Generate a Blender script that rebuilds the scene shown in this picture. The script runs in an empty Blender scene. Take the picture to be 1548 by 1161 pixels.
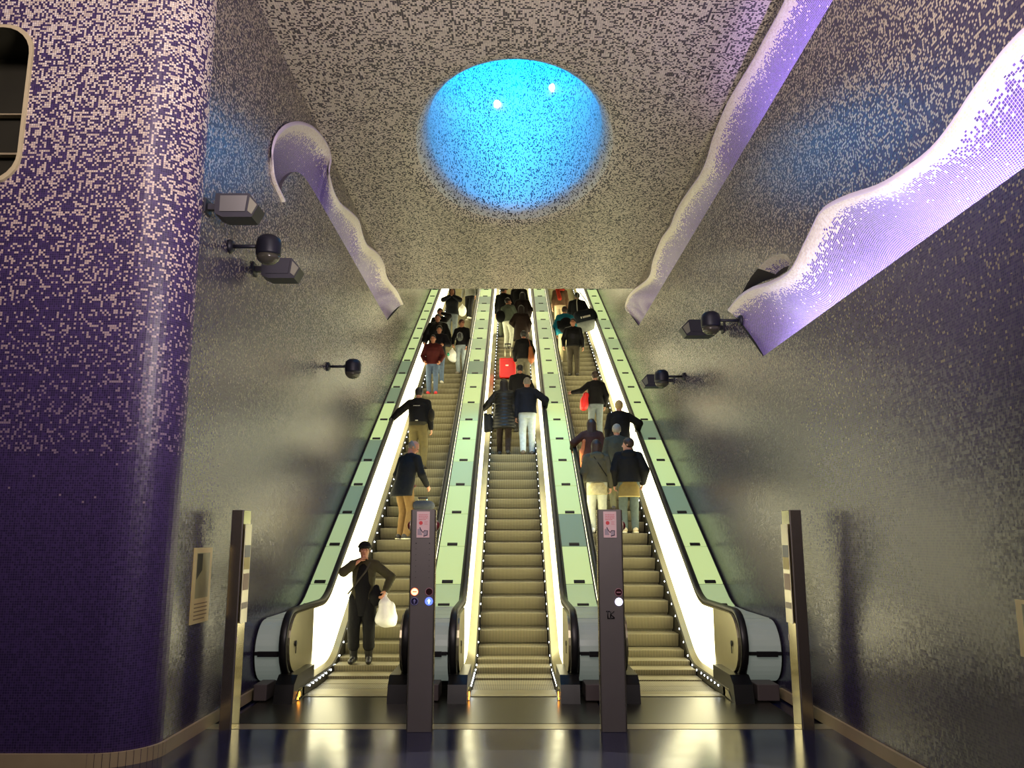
import bpy, math, random
import numpy as np
from mathutils import Vector, Matrix
from mathutils.geometry import tessellate_polygon

random.seed(7)
S = bpy.context.scene
COL = S.collection
T30 = math.tan(math.radians(30))

# ------------------------------------------------------------------ colour / materials
def lin(r, g, b):
    f = lambda c: (c / 255 / 12.92) if c / 255 <= 0.04045 else ((c / 255 + 0.055) / 1.055) ** 2.4
    return (f(r), f(g), f(b))

def rgba(c): return (c[0], c[1], c[2], 1.0)

MATS = {}
def mat(name, color=(0.5, 0.5, 0.5), rough=0.5, metal=0.0, emit=None, strength=0.0, bump=0.0, bscale=20.0, vary=0.0, spec=0.5, alpha=1.0):
    if name in MATS: return MATS[name]
    m = bpy.data.materials.new(name); m.use_nodes = True
    nt = m.node_tree; b = nt.nodes['Principled BSDF']
    b.inputs['Base Color'].default_value = rgba(color)
    b.inputs['Roughness'].default_value = rough
    b.inputs['Metallic'].default_value = metal
    b.inputs['Specular IOR Level'].default_value = spec
    if emit is not None:
        b.inputs['Emission Color'].default_value = rgba(emit)
        b.inputs['Emission Strength'].default_value = strength
    if vary > 0 or bump > 0:
        tc = nt.nodes.new('ShaderNodeTexCoord')
        nz = nt.nodes.new('ShaderNodeTexNoise'); nz.inputs['Scale'].default_value = bscale; nz.inputs['Detail'].default_value = 3
        nt.links.new(tc.outputs['Object'], nz.inputs['Vector'])
        if vary > 0:
            mx = nt.nodes.new('ShaderNodeMix'); mx.data_type = 'RGBA'
            mx.inputs[6].default_value = rgba([c * (1 - vary) for c in color]); mx.inputs[7].default_value = rgba([min(1, c * (1 + vary)) for c in color])
            nt.links.new(nz.outputs['Fac'], mx.inputs[0]); nt.links.new(mx.outputs[2], b.inputs['Base Color'])
        if bump > 0:
            bp = nt.nodes.new('ShaderNodeBump'); bp.inputs['Strength'].default_value = bump; bp.inputs['Distance'].default_value = 0.02
            nt.links.new(nz.outputs['Fac'], bp.inputs['Height']); nt.links.new(bp.outputs['Normal'], b.inputs['Normal'])
    MATS[name] = m
    return m

def ramp(nt, pts, const=False):
    r = nt.nodes.new('ShaderNodeValToRGB'); cr = r.color_ramp
    cr.interpolation = 'CONSTANT' if const else 'LINEAR'
    while len(cr.elements) > 1: cr.elements.remove(cr.elements[0])
    for i, (p, c) in enumerate(pts):
        c = (c, c, c) if not isinstance(c, tuple) else c
        e = cr.elements[0] if i == 0 else cr.elements.new(p)
        e.position = p; e.color = rgba(c)
    return r

def mosaic(name, darks, lights, source, dens, grout, tile=0.02, rough=0.32, clump=0.0, gw=0.12, jitter=0.10, tone=None):
    """small square glass tiles: dark ones with a share of light ones that follows height (z), UV v, or is constant"""
    m = bpy.data.materials.new(name); m.use_nodes = True
    nt = m.node_tree; N = nt.nodes; L = nt.links; b = N['Principled BSDF']
    uv = N.new('ShaderNodeUVMap'); uv.uv_map = 'UVMap'
    sc = N.new('ShaderNodeVectorMath'); sc.operation = 'SCALE'; sc.inputs[3].default_value = 1 / tile
    L.new(uv.outputs[0], sc.inputs[0])
    fl = N.new('ShaderNodeVectorMath'); fl.operation = 'FLOOR'; L.new(sc.outputs[0], fl.inputs[0])
    fr = N.new('ShaderNodeVectorMath'); fr.operation = 'FRACTION'; L.new(sc.outputs[0], fr.inputs[0])
    wn = N.new('ShaderNodeTexWhiteNoise'); wn.noise_dimensions = '2D'; L.new(fl.outputs[0], wn.inputs['Vector'])
    sep = N.new('ShaderNodeSeparateColor'); L.new(wn.outputs['Color'], sep.inputs[0])
    # density
    if source == 'z':
        g = N.new('ShaderNodeNewGeometry'); sx = N.new('ShaderNodeSeparateXYZ'); L.new(g.outputs['Position'], sx.inputs[0]); src = sx.outputs[2]; span = 10.0
    elif source == 'v':
        sx = N.new('ShaderNodeSeparateXYZ'); L.new(uv.outputs[0], sx.inputs[0]); src = sx.outputs[1]; span = 1.0
    else:
        v = N.new('ShaderNodeValue'); v.outputs[0].default_value = 0.0; src = v.outputs[0]; span = 1.0; dens = [(0, dens)]
    mp = N.new('ShaderNodeMath'); mp.operation = 'DIVIDE'; mp.inputs[1].default_value = span; L.new(src, mp.inputs[0])
    dr = ramp(nt, [(p / span, d) for p, d in dens]); L.new(mp.outputs[0], dr.inputs[0])
    dval = dr.outputs[0]
    if clump > 0:
        nz = N.new('ShaderNodeTexNoise'); nz.inputs['Scale'].default_value = 0.9; nz.inputs['Detail'].default_value = 3
        L.new(uv.outputs[0], nz.inputs['Vector'])
        ma = N.new('ShaderNodeMath'); ma.operation = 'MULTIPLY_ADD'; ma.inputs[1].default_value = 2 * clump; ma.inputs[2].default_value = 1 - clump
        L.new(nz.outputs['Fac'], ma.inputs[0])
        mm = N.new('ShaderNodeMath'); mm.operation = 'MULTIPLY'; L.new(dval, mm.inputs[0]); L.new(ma.outputs[0], mm.inputs[1]); dval = mm.outputs[0]
    lt = N.new('ShaderNodeMath'); lt.operation = 'LESS_THAN'; L.new(wn.outputs['Value'], lt.inputs[0]); L.new(dval, lt.inputs[1])
    dk = ramp(nt, [(i / len(darks), c) for i, c in enumerate(darks)], True); L.new(sep.outputs[1], dk.inputs[0])
    li = ramp(nt, [(i / len(lights), c) for i, c in enumerate(lights)], True); L.new(sep.outputs[0], li.inputs[0])
    if tone:
        tr = ramp(nt, [(p / span, c) for p, c in tone]); L.new(mp.outputs[0], tr.inputs[0])
        tm = N.new('ShaderNodeMix'); tm.data_type = 'RGBA'; tm.blend_type = 'MULTIPLY'; tm.inputs[0].default_value = 1.0
        L.new(li.outputs[0], tm.inputs[6]); L.new(tr.outputs[0], tm.inputs[7]); lic = tm.outputs[2]
    else: lic = li.outputs[0]
    mx = N.new('ShaderNodeMix'); mx.data_type = 'RGBA'; L.new(lt.outputs[0], mx.inputs[0]); L.new(dk.outputs[0], mx.inputs[6]); L.new(lic, mx.inputs[7])
    # grout lines
    fs = N.new('ShaderNodeSeparateXYZ'); L.new(fr.outputs[0], fs.inputs[0])
    mnn = N.new('ShaderNodeMath'); mnn.operation = 'MINIMUM'; L.new(fs.outputs[0], mnn.inputs[0]); L.new(fs.outputs[1], mnn.inputs[1])
    gl = N.new('ShaderNodeMath'); gl.operation = 'LESS_THAN'; gl.inputs[1].default_value = gw; L.new(mnn.outputs[0], gl.inputs[0])
    m2 = N.new('ShaderNodeMix'); m2.data_type = 'RGBA'; m2.inputs[7].default_value = rgba(grout)
    L.new(gl.outputs[0], m2.inputs[0]); L.new(mx.outputs[2], m2.inputs[6]); L.new(m2.outputs[2], b.inputs['Base Color'])
    # each tile set at a slightly different tilt
    g2 = N.new('ShaderNodeNewGeometry')
    sb = N.new('ShaderNodeVectorMath'); sb.operation = 'SUBTRACT'; sb.inputs[1].default_value = (0.5, 0.5, 0.5); L.new(wn.outputs['Color'], sb.inputs[0])
    sj = N.new('ShaderNodeVectorMath'); sj.operation = 'SCALE'; sj.inputs[3].default_value = jitter; L.new(sb.outputs[0], sj.inputs[0])
    ad = N.new('ShaderNodeVectorMath'); ad.operation = 'ADD'; L.new(g2.outputs['Normal'], ad.inputs[0]); L.new(sj.outputs[0], ad.inputs[1])
    nm = N.new('ShaderNodeVectorMath'); nm.operation = 'NORMALIZE'; L.new(ad.outputs[0], nm.inputs[0]); L.new(nm.outputs[0], b.inputs['Normal'])
    b.inputs['Roughness'].default_value = rough
    MATS[name] = m
    return m

VIO = [lin(54, 38, 86), lin(46, 33, 76), lin(62, 46, 96), lin(42, 31, 70)]
CREAM = [lin(228, 216, 196), lin(206, 192, 176), lin(236, 228, 216), lin(150, 138, 160), lin(214, 200, 178)]
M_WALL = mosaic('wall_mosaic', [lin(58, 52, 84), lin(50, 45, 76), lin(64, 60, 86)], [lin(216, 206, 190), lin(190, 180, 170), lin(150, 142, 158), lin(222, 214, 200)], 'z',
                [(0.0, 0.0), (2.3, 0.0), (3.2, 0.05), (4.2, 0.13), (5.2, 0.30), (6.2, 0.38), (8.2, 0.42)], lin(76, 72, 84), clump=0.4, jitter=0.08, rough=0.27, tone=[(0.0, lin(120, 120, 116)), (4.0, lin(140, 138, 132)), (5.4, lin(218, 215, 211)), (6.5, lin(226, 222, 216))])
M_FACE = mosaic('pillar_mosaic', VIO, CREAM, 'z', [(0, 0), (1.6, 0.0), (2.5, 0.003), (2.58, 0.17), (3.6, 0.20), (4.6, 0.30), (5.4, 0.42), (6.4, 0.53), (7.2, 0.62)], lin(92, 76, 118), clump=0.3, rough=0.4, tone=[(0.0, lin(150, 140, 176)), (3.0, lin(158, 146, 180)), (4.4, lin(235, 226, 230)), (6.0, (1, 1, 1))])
M_CEIL = mosaic('ceiling_mosaic', [lin(44, 36, 58), lin(54, 44, 66), lin(36, 32, 48)], [lin(216, 206, 196), lin(202, 192, 184), lin(226, 216, 208)], 'c', 0.64, lin(150, 140, 130), tile=0.026, rough=0.45, clump=0.12)
M_SHAFT = mosaic('shaft_mosaic', [lin(40, 40, 60), lin(30, 34, 50)], [lin(214, 214, 214), lin(200, 204, 210)], 'c', 0.76, lin(150, 150, 150), tile=0.026, rough=0.4)
M_COVE = mosaic('cove_mosaic', [lin(98, 72, 172), lin(88, 66, 160), lin(112, 86, 184), lin(78, 62, 142)], [lin(240, 232, 214), lin(228, 218, 200), lin(246, 240, 228)], 'v',
                [(0.0, 1.0), (0.13, 1.0), (0.22, 0.42), (0.36, 0.10), (0.5, 0.02), (1.0, 0.0)], lin(226, 214, 238), tile=0.026, gw=0.16)
M_STEEL = mat('brushed_steel', lin(176, 170, 140), 0.32, 0.85, vary=0.08, bscale=6)
M_DARKM = mat('dark_metal', lin(38, 37, 40), 0.42, 0.6)
M_BLACK = mat('black_rubber', lin(16, 16, 17), 0.42)
M_TOTEM = mat('totem_grey', lin(108, 104, 102), 0.42, 0.35, vary=0.06, bscale=5)
M_POLISH = mat('polished_edge', lin(200, 190, 160), 0.16, 0.95)
M_BAL = mat('lit_balustrade', lin(250, 245, 200), 0.4, emit=(1.0, 0.93, 0.60), strength=3.6)
M_GREEN = [mat('lit_green_glass', lin(170, 190, 120), 0.55, emit=(0.60, 0.76, 0.33), strength=0.72),
           mat('soft_green_glass', lin(160, 180, 130), 0.55, emit=(0.47, 0.62, 0.31), strength=0.58),
           mat('dim_green_glass', lin(110, 130, 110), 0.55, emit=(0.25, 0.36, 0.22), strength=0.5),
           mat('brightened_glass', lin(140, 148, 142), 0.35, emit=(0.24, 0.28, 0.24), strength=0.36)]  # last one: grey glass with a faint glow added to brighten drums and level plates
M_LED = mat('white_led', (1, 1, 1), 0.4, emit=(0.9, 0.95, 1.0), strength=14)
M_ORANGE = mat('orange_lamp', lin(255, 140, 30), 0.4, emit=(1.0, 0.33, 0.03), strength=9)
M_STONE = mat('skirting_stone', lin(176, 160, 124), 0.5, vary=0.15, bscale=4)

# ------------------------------------------------------------------ mesh helpers
class MB:
    def __init__(s): s.v = []; s.f = []; s.uv = []; s.mi = []; s.sm = []
    def vert(s, p): s.v.append(tuple(p)); return len(s.v) - 1
    def face(s, idx, uv=None, mi=0, sm=False): s.f.append(tuple(idx)); s.uv.append(uv); s.mi.append(mi); s.sm.append(sm)
    def quad(s, pts, uv=None, mi=0, sm=False):
        s.face([s.vert(p) for p in pts], uv, mi, sm)
    def box(s, lo, hi, mi=0, M=None, bevel=0.0):
        x0, y0, z0 = lo; x1, y1, z1 = hi
        c = [(x0, y0, z0), (x1, y0, z0), (x1, y1, z0), (x0, y1, z0), (x0, y0, z1), (x1, y0, z1), (x1, y1, z1), (x0, y1, z1)]
        if M: c = [tuple(M @ Vector(p)) for p in c]
        b = [s.vert(p) for p in c]
        for f in ((0, 3, 2, 1), (4, 5, 6, 7), (0, 1, 5, 4), (1, 2, 6, 5), (2, 3, 7, 6), (3, 0, 4, 7)):
            s.face([b[i] for i in f], None, mi)
    def rbox(s, lo, hi, r, mi=0, n=3, axis=1):
        """box with rounded corners in the plane across axis, small chamfer on the two ends"""
        ax = [a for a in range(3) if a != axis]
        c0 = [(lo[a] + hi[a]) / 2 for a in range(3)]
        def ring(t, ins):
            pts = []
            hx = (hi[ax[0]] - lo[ax[0]]) / 2 - ins; hy = (hi[ax[1]] - lo[ax[1]]) / 2 - ins
            rr = min(max(0.001, r - ins * 0.5), hx, hy)
            for q, (sx, sy) in enumerate(((1, 1), (-1, 1), (-1, -1), (1, -1))):
                for k in range(n + 1):
                    a = math.pi / 2 * (q + k / n)
                    p = [0, 0, 0]; p[axis] = t
                    p[ax[0]] = c0[ax[0]] + sx * (hx - rr) + rr * math.cos(a); p[ax[1]] = c0[ax[1]] + sy * (hy - rr) + rr * math.sin(a)
                    pts.append(s.vert(p))
            return pts
        e = min(r * 0.4, (hi[axis] - lo[axis]) * 0.3)
        R = [ring(lo[axis], e), ring(lo[axis] + e, 0), ring(hi[axis] - e, 0), ring(hi[axis], e)]
        m = len(R[0])
        for a, b in zip(R, R[1:]):
            for i in range(m): s.face([a[i], a[(i + 1) % m], b[(i + 1) % m], b[i]], None, mi)
        s.face(R[0][::-1], None, mi); s.face(R[-1], None, mi)
    def tube(s, pts, r, n=8, mi=0, cap=True, sm=True):
        pts = [Vector(p) for p in pts]; rs = r if isinstance(r, (list, tuple)) else [r] * len(pts)
        prev = None; rings = []
        for i, p in enumerate(pts):
            d = (pts[min(i + 1, len(pts) - 1)] - pts[max(i - 1, 0)]).normalized()
            if prev is None:
                a = d.cross(Vector((0, 0, 1)));
                if a.length < 0.1: a = d.cross(Vector((1, 0, 0)))
            else:
                a = prev - d * prev.dot(d)
            a.normalize(); b = d.cross(a); prev = a
            rings.append([s.vert(p + (a * math.cos(2 * math.pi * k / n) + b * math.sin(2 * math.pi * k / n)) * rs[i]) for k in range(n)])
        for A, B in zip(rings, rings[1:]):
            for k in range(n): s.face([A[k], A[(k + 1) % n], B[(k + 1) % n], B[k]], None, mi, sm)
        if cap: s.face(rings[0][::-1], None, mi); s.face(rings[-1], None, mi)
    def lathe(s, prof, c=(0, 0, 0), axis='z', n=20, mi=0, sm=True):
        rings = []
        for r, h in prof:
            ring = []
            for k in range(n):
                a = 2 * math.pi * k / n; x, y = r * math.cos(a), r * math.sin(a)
                p = {'z': (x, y, h), 'y': (x, h, y), 'x': (h, x, y)}[axis]
                ring.append(s.vert((c[0] + p[0], c[1] + p[1], c[2] + p[2])))
            rings.append(ring)
        for A, B in zip(rings, rings[1:]):
            for k in range(n): s.face([A[k], A[(k + 1) % n], B[(k + 1) % n], B[k]], None, mi, sm)
        s.face(rings[0][::-1], None, mi); s.face(rings[-1], None, mi)
    def prism(s, poly, x0, x1, mi=0, f=None):
        """poly in (y,z), extruded along x; f maps (x,y,z) to a point"""
        f = f or (lambda x, y, z: (x, y, z))
        A = [s.vert(f(x0, y, z)) for y, z in poly]; B = [s.vert(f(x1, y, z)) for y, z in poly]
        n = len(poly)
        for i in range(n): s.face([A[i], A[(i + 1) % n], B[(i + 1) % n], B[i]], None, mi)
        s.face(A[::-1], None, mi); s.face(B, None, mi)
    def build(s, name, mats, parent=None, smooth=False):
        me = bpy.data.meshes.new(name)
        me.from_pydata(s.v, [], s.f)
        if any(u is not None for u in s.uv):
            l = me.uv_layers.new(name='UVMap'); k = 0
            for f, u in zip(s.f, s.uv):
                for i in range(len(f)):
                    if u is not None: l.data[k].uv = u[i]
                    k += 1
        mats = mats if isinstance(mats, (list, tuple)) else [mats]
        for m in mats: me.materials.append(m)
        me.polygons.foreach_set('material_index', s.mi)
        me.polygons.foreach_set('use_smooth', [bool(smooth or q) for q in s.sm])
        me.update()
        return link(name, me, parent)

def link(name, data, parent=None):
    o = bpy.data.objects.new(name, data); COL.objects.link(o)
    if parent: o.parent = parent
    return o

def dup(o, parent=None, loc=None):
    c = o.copy(); COL.objects.link(c)
    if parent: c.parent = parent
    if loc is not None: c.location = loc
    return c

def empty(name, loc, rz=0.0):
    o = bpy.data.objects.new(name, None); COL.objects.link(o); o.location = loc; o.rotation_euler = (0, 0, rz); o.empty_display_size = 0.2
    return o

def tag(o, label, cat, group=None, kind=None):
    o['label'] = label; o['category'] = cat
    if group: o['group'] = group
    if kind: o['kind'] = kind
    return o

def struct(o, label=None):
    o['kind'] = 'structure'
    if label: o['label'] = label
    return o

def smooth_curve(pts, n=4):
    """Catmull-Rom through 2-D points"""
    out = []
    P = [pts[0]] + list(pts) + [pts[-1]]
    for i in range(1, len(P) - 2):
        p0, p1, p2, p3 = P[i - 1], P[i], P[i + 1], P[i + 2]
        for k in range(n):
            t = k / n
            out.append(tuple(0.5 * (2 * b + (c - a) * t + (2 * a - 5 * b + 4 * c - d) * t * t + (3 * b - a - 3 * c + d) * t ** 3) for a, b, c, d in zip(p0, p1, p2, p3)))
    out.append(tuple(pts[-1]))
    return out

# ------------------------------------------------------------------ camera
cam = bpy.data.cameras.new('camera'); co = bpy.data.objects.new('camera', cam); COL.objects.link(co)
cam.sensor_width = 36.0; cam.lens = 1245 / 1548 * 36.0; cam.clip_end = 200
co.location = (-0.02, 0, 1.81); co.rotation_euler = (math.radians(90 + 10.6), 0, 0)
S.camera = co
S.view_settings.view_transform = 'Standard'; S.view_settings.look = 'None'; S.view_settings.exposure = 0.0

# ------------------------------------------------------------------ the hall
XL, XR, ZC, YS = -3.0, 3.1, 8.0, 20.0

# floor
mf = bpy.data.materials.new('dark_floor'); mf.use_nodes = True
nt = mf.node_tree; b = nt.nodes['Principled BSDF']
g = nt.nodes.new('ShaderNodeNewGeometry')
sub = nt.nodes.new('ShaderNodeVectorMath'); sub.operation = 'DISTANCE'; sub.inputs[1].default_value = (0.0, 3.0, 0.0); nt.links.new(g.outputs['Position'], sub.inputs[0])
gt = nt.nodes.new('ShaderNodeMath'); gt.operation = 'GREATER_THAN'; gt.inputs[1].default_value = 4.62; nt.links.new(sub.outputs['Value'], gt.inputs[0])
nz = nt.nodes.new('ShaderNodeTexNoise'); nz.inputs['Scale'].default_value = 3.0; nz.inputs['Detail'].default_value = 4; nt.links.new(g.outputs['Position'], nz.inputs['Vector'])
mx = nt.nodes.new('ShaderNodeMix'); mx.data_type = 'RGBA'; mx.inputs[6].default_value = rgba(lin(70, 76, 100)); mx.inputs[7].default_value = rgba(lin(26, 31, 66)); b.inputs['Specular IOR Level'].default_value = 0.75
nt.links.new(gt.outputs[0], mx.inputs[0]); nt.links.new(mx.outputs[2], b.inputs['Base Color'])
mr = nt.nodes.new('ShaderNodeMapRange'); mr.inputs[3].default_value = 0.11; mr.inputs[4].default_value = 0.22; nt.links.new(nz.outputs['Fac'], mr.inputs[0]); nt.links.new(mr.outputs[0], b.inputs['Roughness'])
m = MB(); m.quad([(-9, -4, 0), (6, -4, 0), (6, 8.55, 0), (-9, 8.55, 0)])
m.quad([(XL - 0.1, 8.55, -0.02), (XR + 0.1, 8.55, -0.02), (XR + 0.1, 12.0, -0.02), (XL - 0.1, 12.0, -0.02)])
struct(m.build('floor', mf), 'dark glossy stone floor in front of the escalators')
m = MB(); m.box((XL, 8.41, -0.02), (XR, 8.63, 0.003))
struct(m.build('trim_1', mat('threshold_metal', lin(168, 158, 130), 0.3, 0.6)), 'pale metal threshold strip across the floor')

# recess outlines on the walls, (y, z)
RB_lip = smooth_curve([(11.34, 4.99), (10.82, 5.01), (10.21, 4.94), (9.55, 4.8), (8.96, 4.71), (8.63, 4.72), (8.3, 4.83), (8.05, 4.91), (7.8, 4.99), (7.51, 4.96), (7.09, 4.86), (6.57, 4.71), (6.16, 4.64), (5.69, 4.6), (5.34, 4.65), (5.01, 4.74), (4.56, 4.8), (4.0, 4.72), (3.2, 4.62), (2.0, 4.8)], 3)
RB_low = [(10.0, 4.03), (2.0, 4.03)]
RU_lip = smooth_curve([(21.3, 7.75), (21.66, 8.0), (21.0, 8.08), (19.86, 7.92), (18.28, 7.62), (17.56, 7.57), (17.2, 7.75), (16.19, 7.86), (15.21, 7.76), (14.67, 7.82), (14.06, 7.8), (13.31, 7.72), (12.62, 7.64), (12.11, 7.68), (11.7, 7.82), (11.0, 7.90), (10.43, 7.88), (9.66, 7.8), (9.11, 7.78), (8.38, 7.75), (7.4, 7.85), (6.0, 7.7)], 3)
RU_low = [(19.7, 6.95), (6.0, 6.95)]
LU_lip = smooth_curve([(10.05, 6.09), (9.61, 6.17), (9.47, 6.32), (9.44, 6.5), (9.59, 6.75), (9.98, 7.09), (10.58, 7.45), (11.28, 7.76), (11.9, 7.92), (12.34, 7.94), (12.5, 7.84), (12.42, 7.66), (12.46, 7.52), (12.8, 7.41), (13.35, 7.44), (14.37, 7.68), (15.0, 7.78), (15.4, 7.66), (15.95, 7.64), (17.2, 7.92), (18.1, 7.98), (18.5, 7.83), (19.16, 7.86), (20.3, 8.0), (21.43, 8.0)], 3)
LU_low = smooth_curve([(10.05, 6.09), (10.0, 6.19), (10.08, 6.38), (10.45, 6.68), (10.9, 6.87), (11.5, 6.93), (12.8, 6.94), (19.1, 6.93)], 4)
NI = [(11.0, 5.03), (10.5, 5.13), (10.17, 5.17), (9.61, 5.16), (9.13, 5.06), (8.9, 4.95), (8.80, 4.84)]

def side_wall(name, X, sgn, y0, y1, holes, label, zt=18.0, mats=None):
    """flat wall in the plane x = X with wavy openings; room is on the side -sgn"""
    outer = [(y0, -0.2), (y1, -0.2), (y1, zt), (y0, zt)]
    polys = [[Vector((y, z, 0)) for y, z in outer]] + [[Vector((y, z, 0)) for y, z in h] for h in holes]
    flat = [p for q in polys for p in q]
    m = MB()
    for p in flat: m.vert((X, p.x, p.y))
    for t in tessellate_polygon(polys):
        a, b2, c = [flat[i] for i in t]
        cr = (b2.x - a.x) * (c.y - a.y) - (b2.y - a.y) * (c.x - a.x)   # >0: normal +x
        if (cr > 0) == (sgn > 0): t = t[::-1]
        m.face(t, [(flat[i].x, flat[i].y) for i in t])
    return m

def resample(c, n):
    d = [0]
    for p, q in zip(c, c[1:]): d.append(d[-1] + math.dist(p, q))
    out = []
    for i in range(n):
        t = d[-1] * i / (n - 1); k = 0
        while k < len(d) - 2 and d[k + 1] < t: k += 1
        u = (t - d[k]) / max(1e-6, d[k + 1] - d[k]); out.append(tuple(a + (b2 - a) * u for a, b2 in zip(c[k], c[k + 1])))
    return out

def cove(name, X, sgn, lip, low, depth, label, n=120, drop=0.14, scale_v=1.0, pairs=None):
    """curved tiled inside of an opening: from the wavy lip back and down to behind the straight lower edge"""
    a = lip; bl = low
    if len(bl) != len(a): bl = resample(low, len(a))
    if pairs: bl = pairs
    m = MB(); rows = 9; G = []; ends = (lip[0][0], lip[-1][0]) if pairs is None else (lip[-1][0], 1e3)
    for (y0, z0), (y1, z1) in zip(a, bl):
        z1 = z1 - drop; line = []; acc = 0; prev = None; de = depth * min(1.0, 0.22 + 0.78 * min(abs(y0 - e0) for e0 in ends) / 1.3)
        # rim rolled outwards
        prof = [(-0.05, -0.02, 0.055), (-0.02, -0.045, 0.025)]
        for q, dx, dz in prof: line.append(((X + sgn * dx, y0, z0 + dz), q))
        for j in range(rows):
            s = j / (rows - 1)
            p = (X + sgn * (-0.045 + (de + 0.045) * (math.sin(s * math.pi / 2) ** 0.9)), y0 + (y1 - y0) * s, z0 + (z1 - z0) * s ** 1.15)
            if prev: acc += math.dist(p, prev)
            prev = p; line.append((p, acc))
        G.append(line)
    u = 0; us = [0]
    for p, q in zip(a, a[1:]): u += math.dist(p, q); us.append(u)
    # u by the y of each row so the tile courses stay square
    idx = [[m.vert(p) for p, _ in ln] for ln in G]
    for i in range(len(G) - 1):
        for j in range(len(G[0]) - 1):
            q = [(i, j), (i + 1, j), (i + 1, j + 1), (i, j + 1)]
            if sgn < 0: q = q[::-1]
            m.face([idx[A][B] for A, B in q], [((G[A][B][0][1] if pairs is None else us[A]), max(0, G[A][B][1]) * scale_v) for A, B in q], 0, True)
    # ends, and the ledge behind the lower edge
    for p, q in zip(bl, bl[1:]):
        m.quad([(X, p[0], p[1]), (X, q[0], q[1]), (X + sgn * 0.05, q[0], q[1]), (X + sgn * 0.05, p[0], p[1])], [(0, 2)] * 4, 1)
        m.quad([(X + sgn * 0.05, p[0], p[1]), (X + sgn * 0.05, q[0], q[1]), (X + sgn * 0.05, q[0], q[1] - 0.3), (X + sgn * 0.05, p[0], p[1] - 0.3)], [(0, 2)] * 4, 1)
        m.quad([(X + sgn * 0.05, p[0], p[1] - 0.3), (X + sgn * 0.05, q[0], q[1] - 0.3), (X + sgn * (depth + 0.05), q[0], q[1] - 0.3), (X + sgn * (depth + 0.05), p[0], p[1] - 0.3)], [(0, 2)] * 4, 1)
    return struct(m.build(name, [M_COVE, mat('cove_ledge', lin(90, 84, 96), 0.5)]), label)

def cove_strip(parent, X, sgn, y0, y1, z, color, strength, n):
    mt = mat('cove_strip_%s' % n, color, 0.5, emit=color, strength=strength)
    m = MB(); m.box((min(X + sgn * 0.07, X + sgn * 0.13), y0, z - 0.16), (max(X + sgn * 0.07, X + sgn * 0.13), y1, z - 0.13))
    o = m.build('light_strip', mt, parent); return o

# right wall and its two wavy coves
holeRB = RB_lip[:] + [RB_low[1], RB_low[0]]
holeRB = list(RB_lip) + [(2.0, 4.03), (10.0, 4.03)]
holeRU = list(RU_lip) + [(6.0, 6.95), (19.7, 6.95)]
holeNI = smooth_curve(NI, 3) + [(8.95, 4.79), (9.3, 4.83), (9.8, 4.94), (10.3, 5.02)]
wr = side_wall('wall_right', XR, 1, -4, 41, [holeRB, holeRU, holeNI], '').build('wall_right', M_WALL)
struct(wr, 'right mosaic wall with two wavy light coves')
c1 = cove('trim_2', XR, 1, RB_lip, [(10.0, 4.03), (2.0, 4.03)], 0.36, 'wide wavy violet mosaic cove low on the right wall')
cove_strip(c1, XR, 1, 2.2, 9.9, 4.03, (0.84, 0.80, 1.0), 42, 'a')
c2 = cove('trim_3', XR, 1, RU_lip, RU_low, 0.36, 'narrow wavy violet mosaic cove high on the right wall')
cove_strip(c2, XR, 1, 6.0, 10.6, 6.95, (0.60, 0.42, 1.0), 34, 'b')
s_ = cove_strip(c2, XR, 1, 11.2, 19.4, 6.95, (0.8, 0.8, 0.9), 0.15, 'c')
# small hollow behind the left end of the lower cove
m = MB(); pn = holeNI; k0 = [m.vert((XR, y, z)) for y, z in pn]; k1 = [m.vert((XR + 0.22, 10.0 + (y - 10.0) * .62, 4.97 + (z - 4.97) * .62)) for y, z in pn]
for i in range(len(pn)): m.face([k0[i], k0[(i + 1) % len(pn)], k1[(i + 1) % len(pn)], k1[i]], [(pn[i][0], .05), (pn[(i + 1) % len(pn)][0], .05), (pn[(i + 1) % len(pn)][0], .3), (pn[i][0], .3)], 0 if i > 6 and i < 19 else 1, True)
m.face(k1, None, 1)
struct(m.build('trim_4', [M_COVE, mat('hollow_dark', lin(34, 28, 40), 0.6)]), 'small round dark hollow above the end of the low cove')

# left wall (starts at the rounded corner) and its cove with the round lobe
YF, RC = 7.05, 0.42
holeLU = list(LU_lip) + [p for p in LU_low[::-1][:-1]]
wl = side_wall('wall_left', XL, -1, YF + RC, 41, [holeLU], '')
NW = len(wl.f)
# rounded corner and front face of the left pillar, with a rounded opening far left
prevu = YF + RC
arc = [(XL - RC + RC * math.cos(a), YF + RC - RC * math.sin(a)) for a in [math.pi / 2 * i / 12 for i in range(13)]]
for i in range(12):
    (xa, ya), (xb, yb) = arc[i], arc[i + 1]; l = math.dist(arc[i], arc[i + 1])
    wl.quad([(xa, ya, 18), (xa, ya, -0.2), (xb, yb, -0.2), (xb, yb, 18)], [(prevu, 18), (prevu, -0.2), (prevu - l, -0.2), (prevu - l, 18)], 1, True); prevu -= l
xf = XL - RC
op = []
for cx, cz, a0 in ((-4.82, 6.28, 0), (-8.0, 6.28, 90), (-8.0, 5.28, 180), (-4.82, 5.28, 270)):
    for k in range(7):
        a = math.radians(a0 + 15 * k); op.append((cx + 0.27 * math.cos(a), cz + 0.27 * math.sin(a)))
polys = [[Vector((x, z, 0)) for x, z in ((-9, -0.2), (xf, -0.2), (xf, 18), (-9, 18))], [Vector((x, z, 0)) for x, z in op]]
flat = polys[0] + polys[1]; base = len(wl.v)
for p in flat: wl.vert((p.x, YF, p.y))
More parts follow.
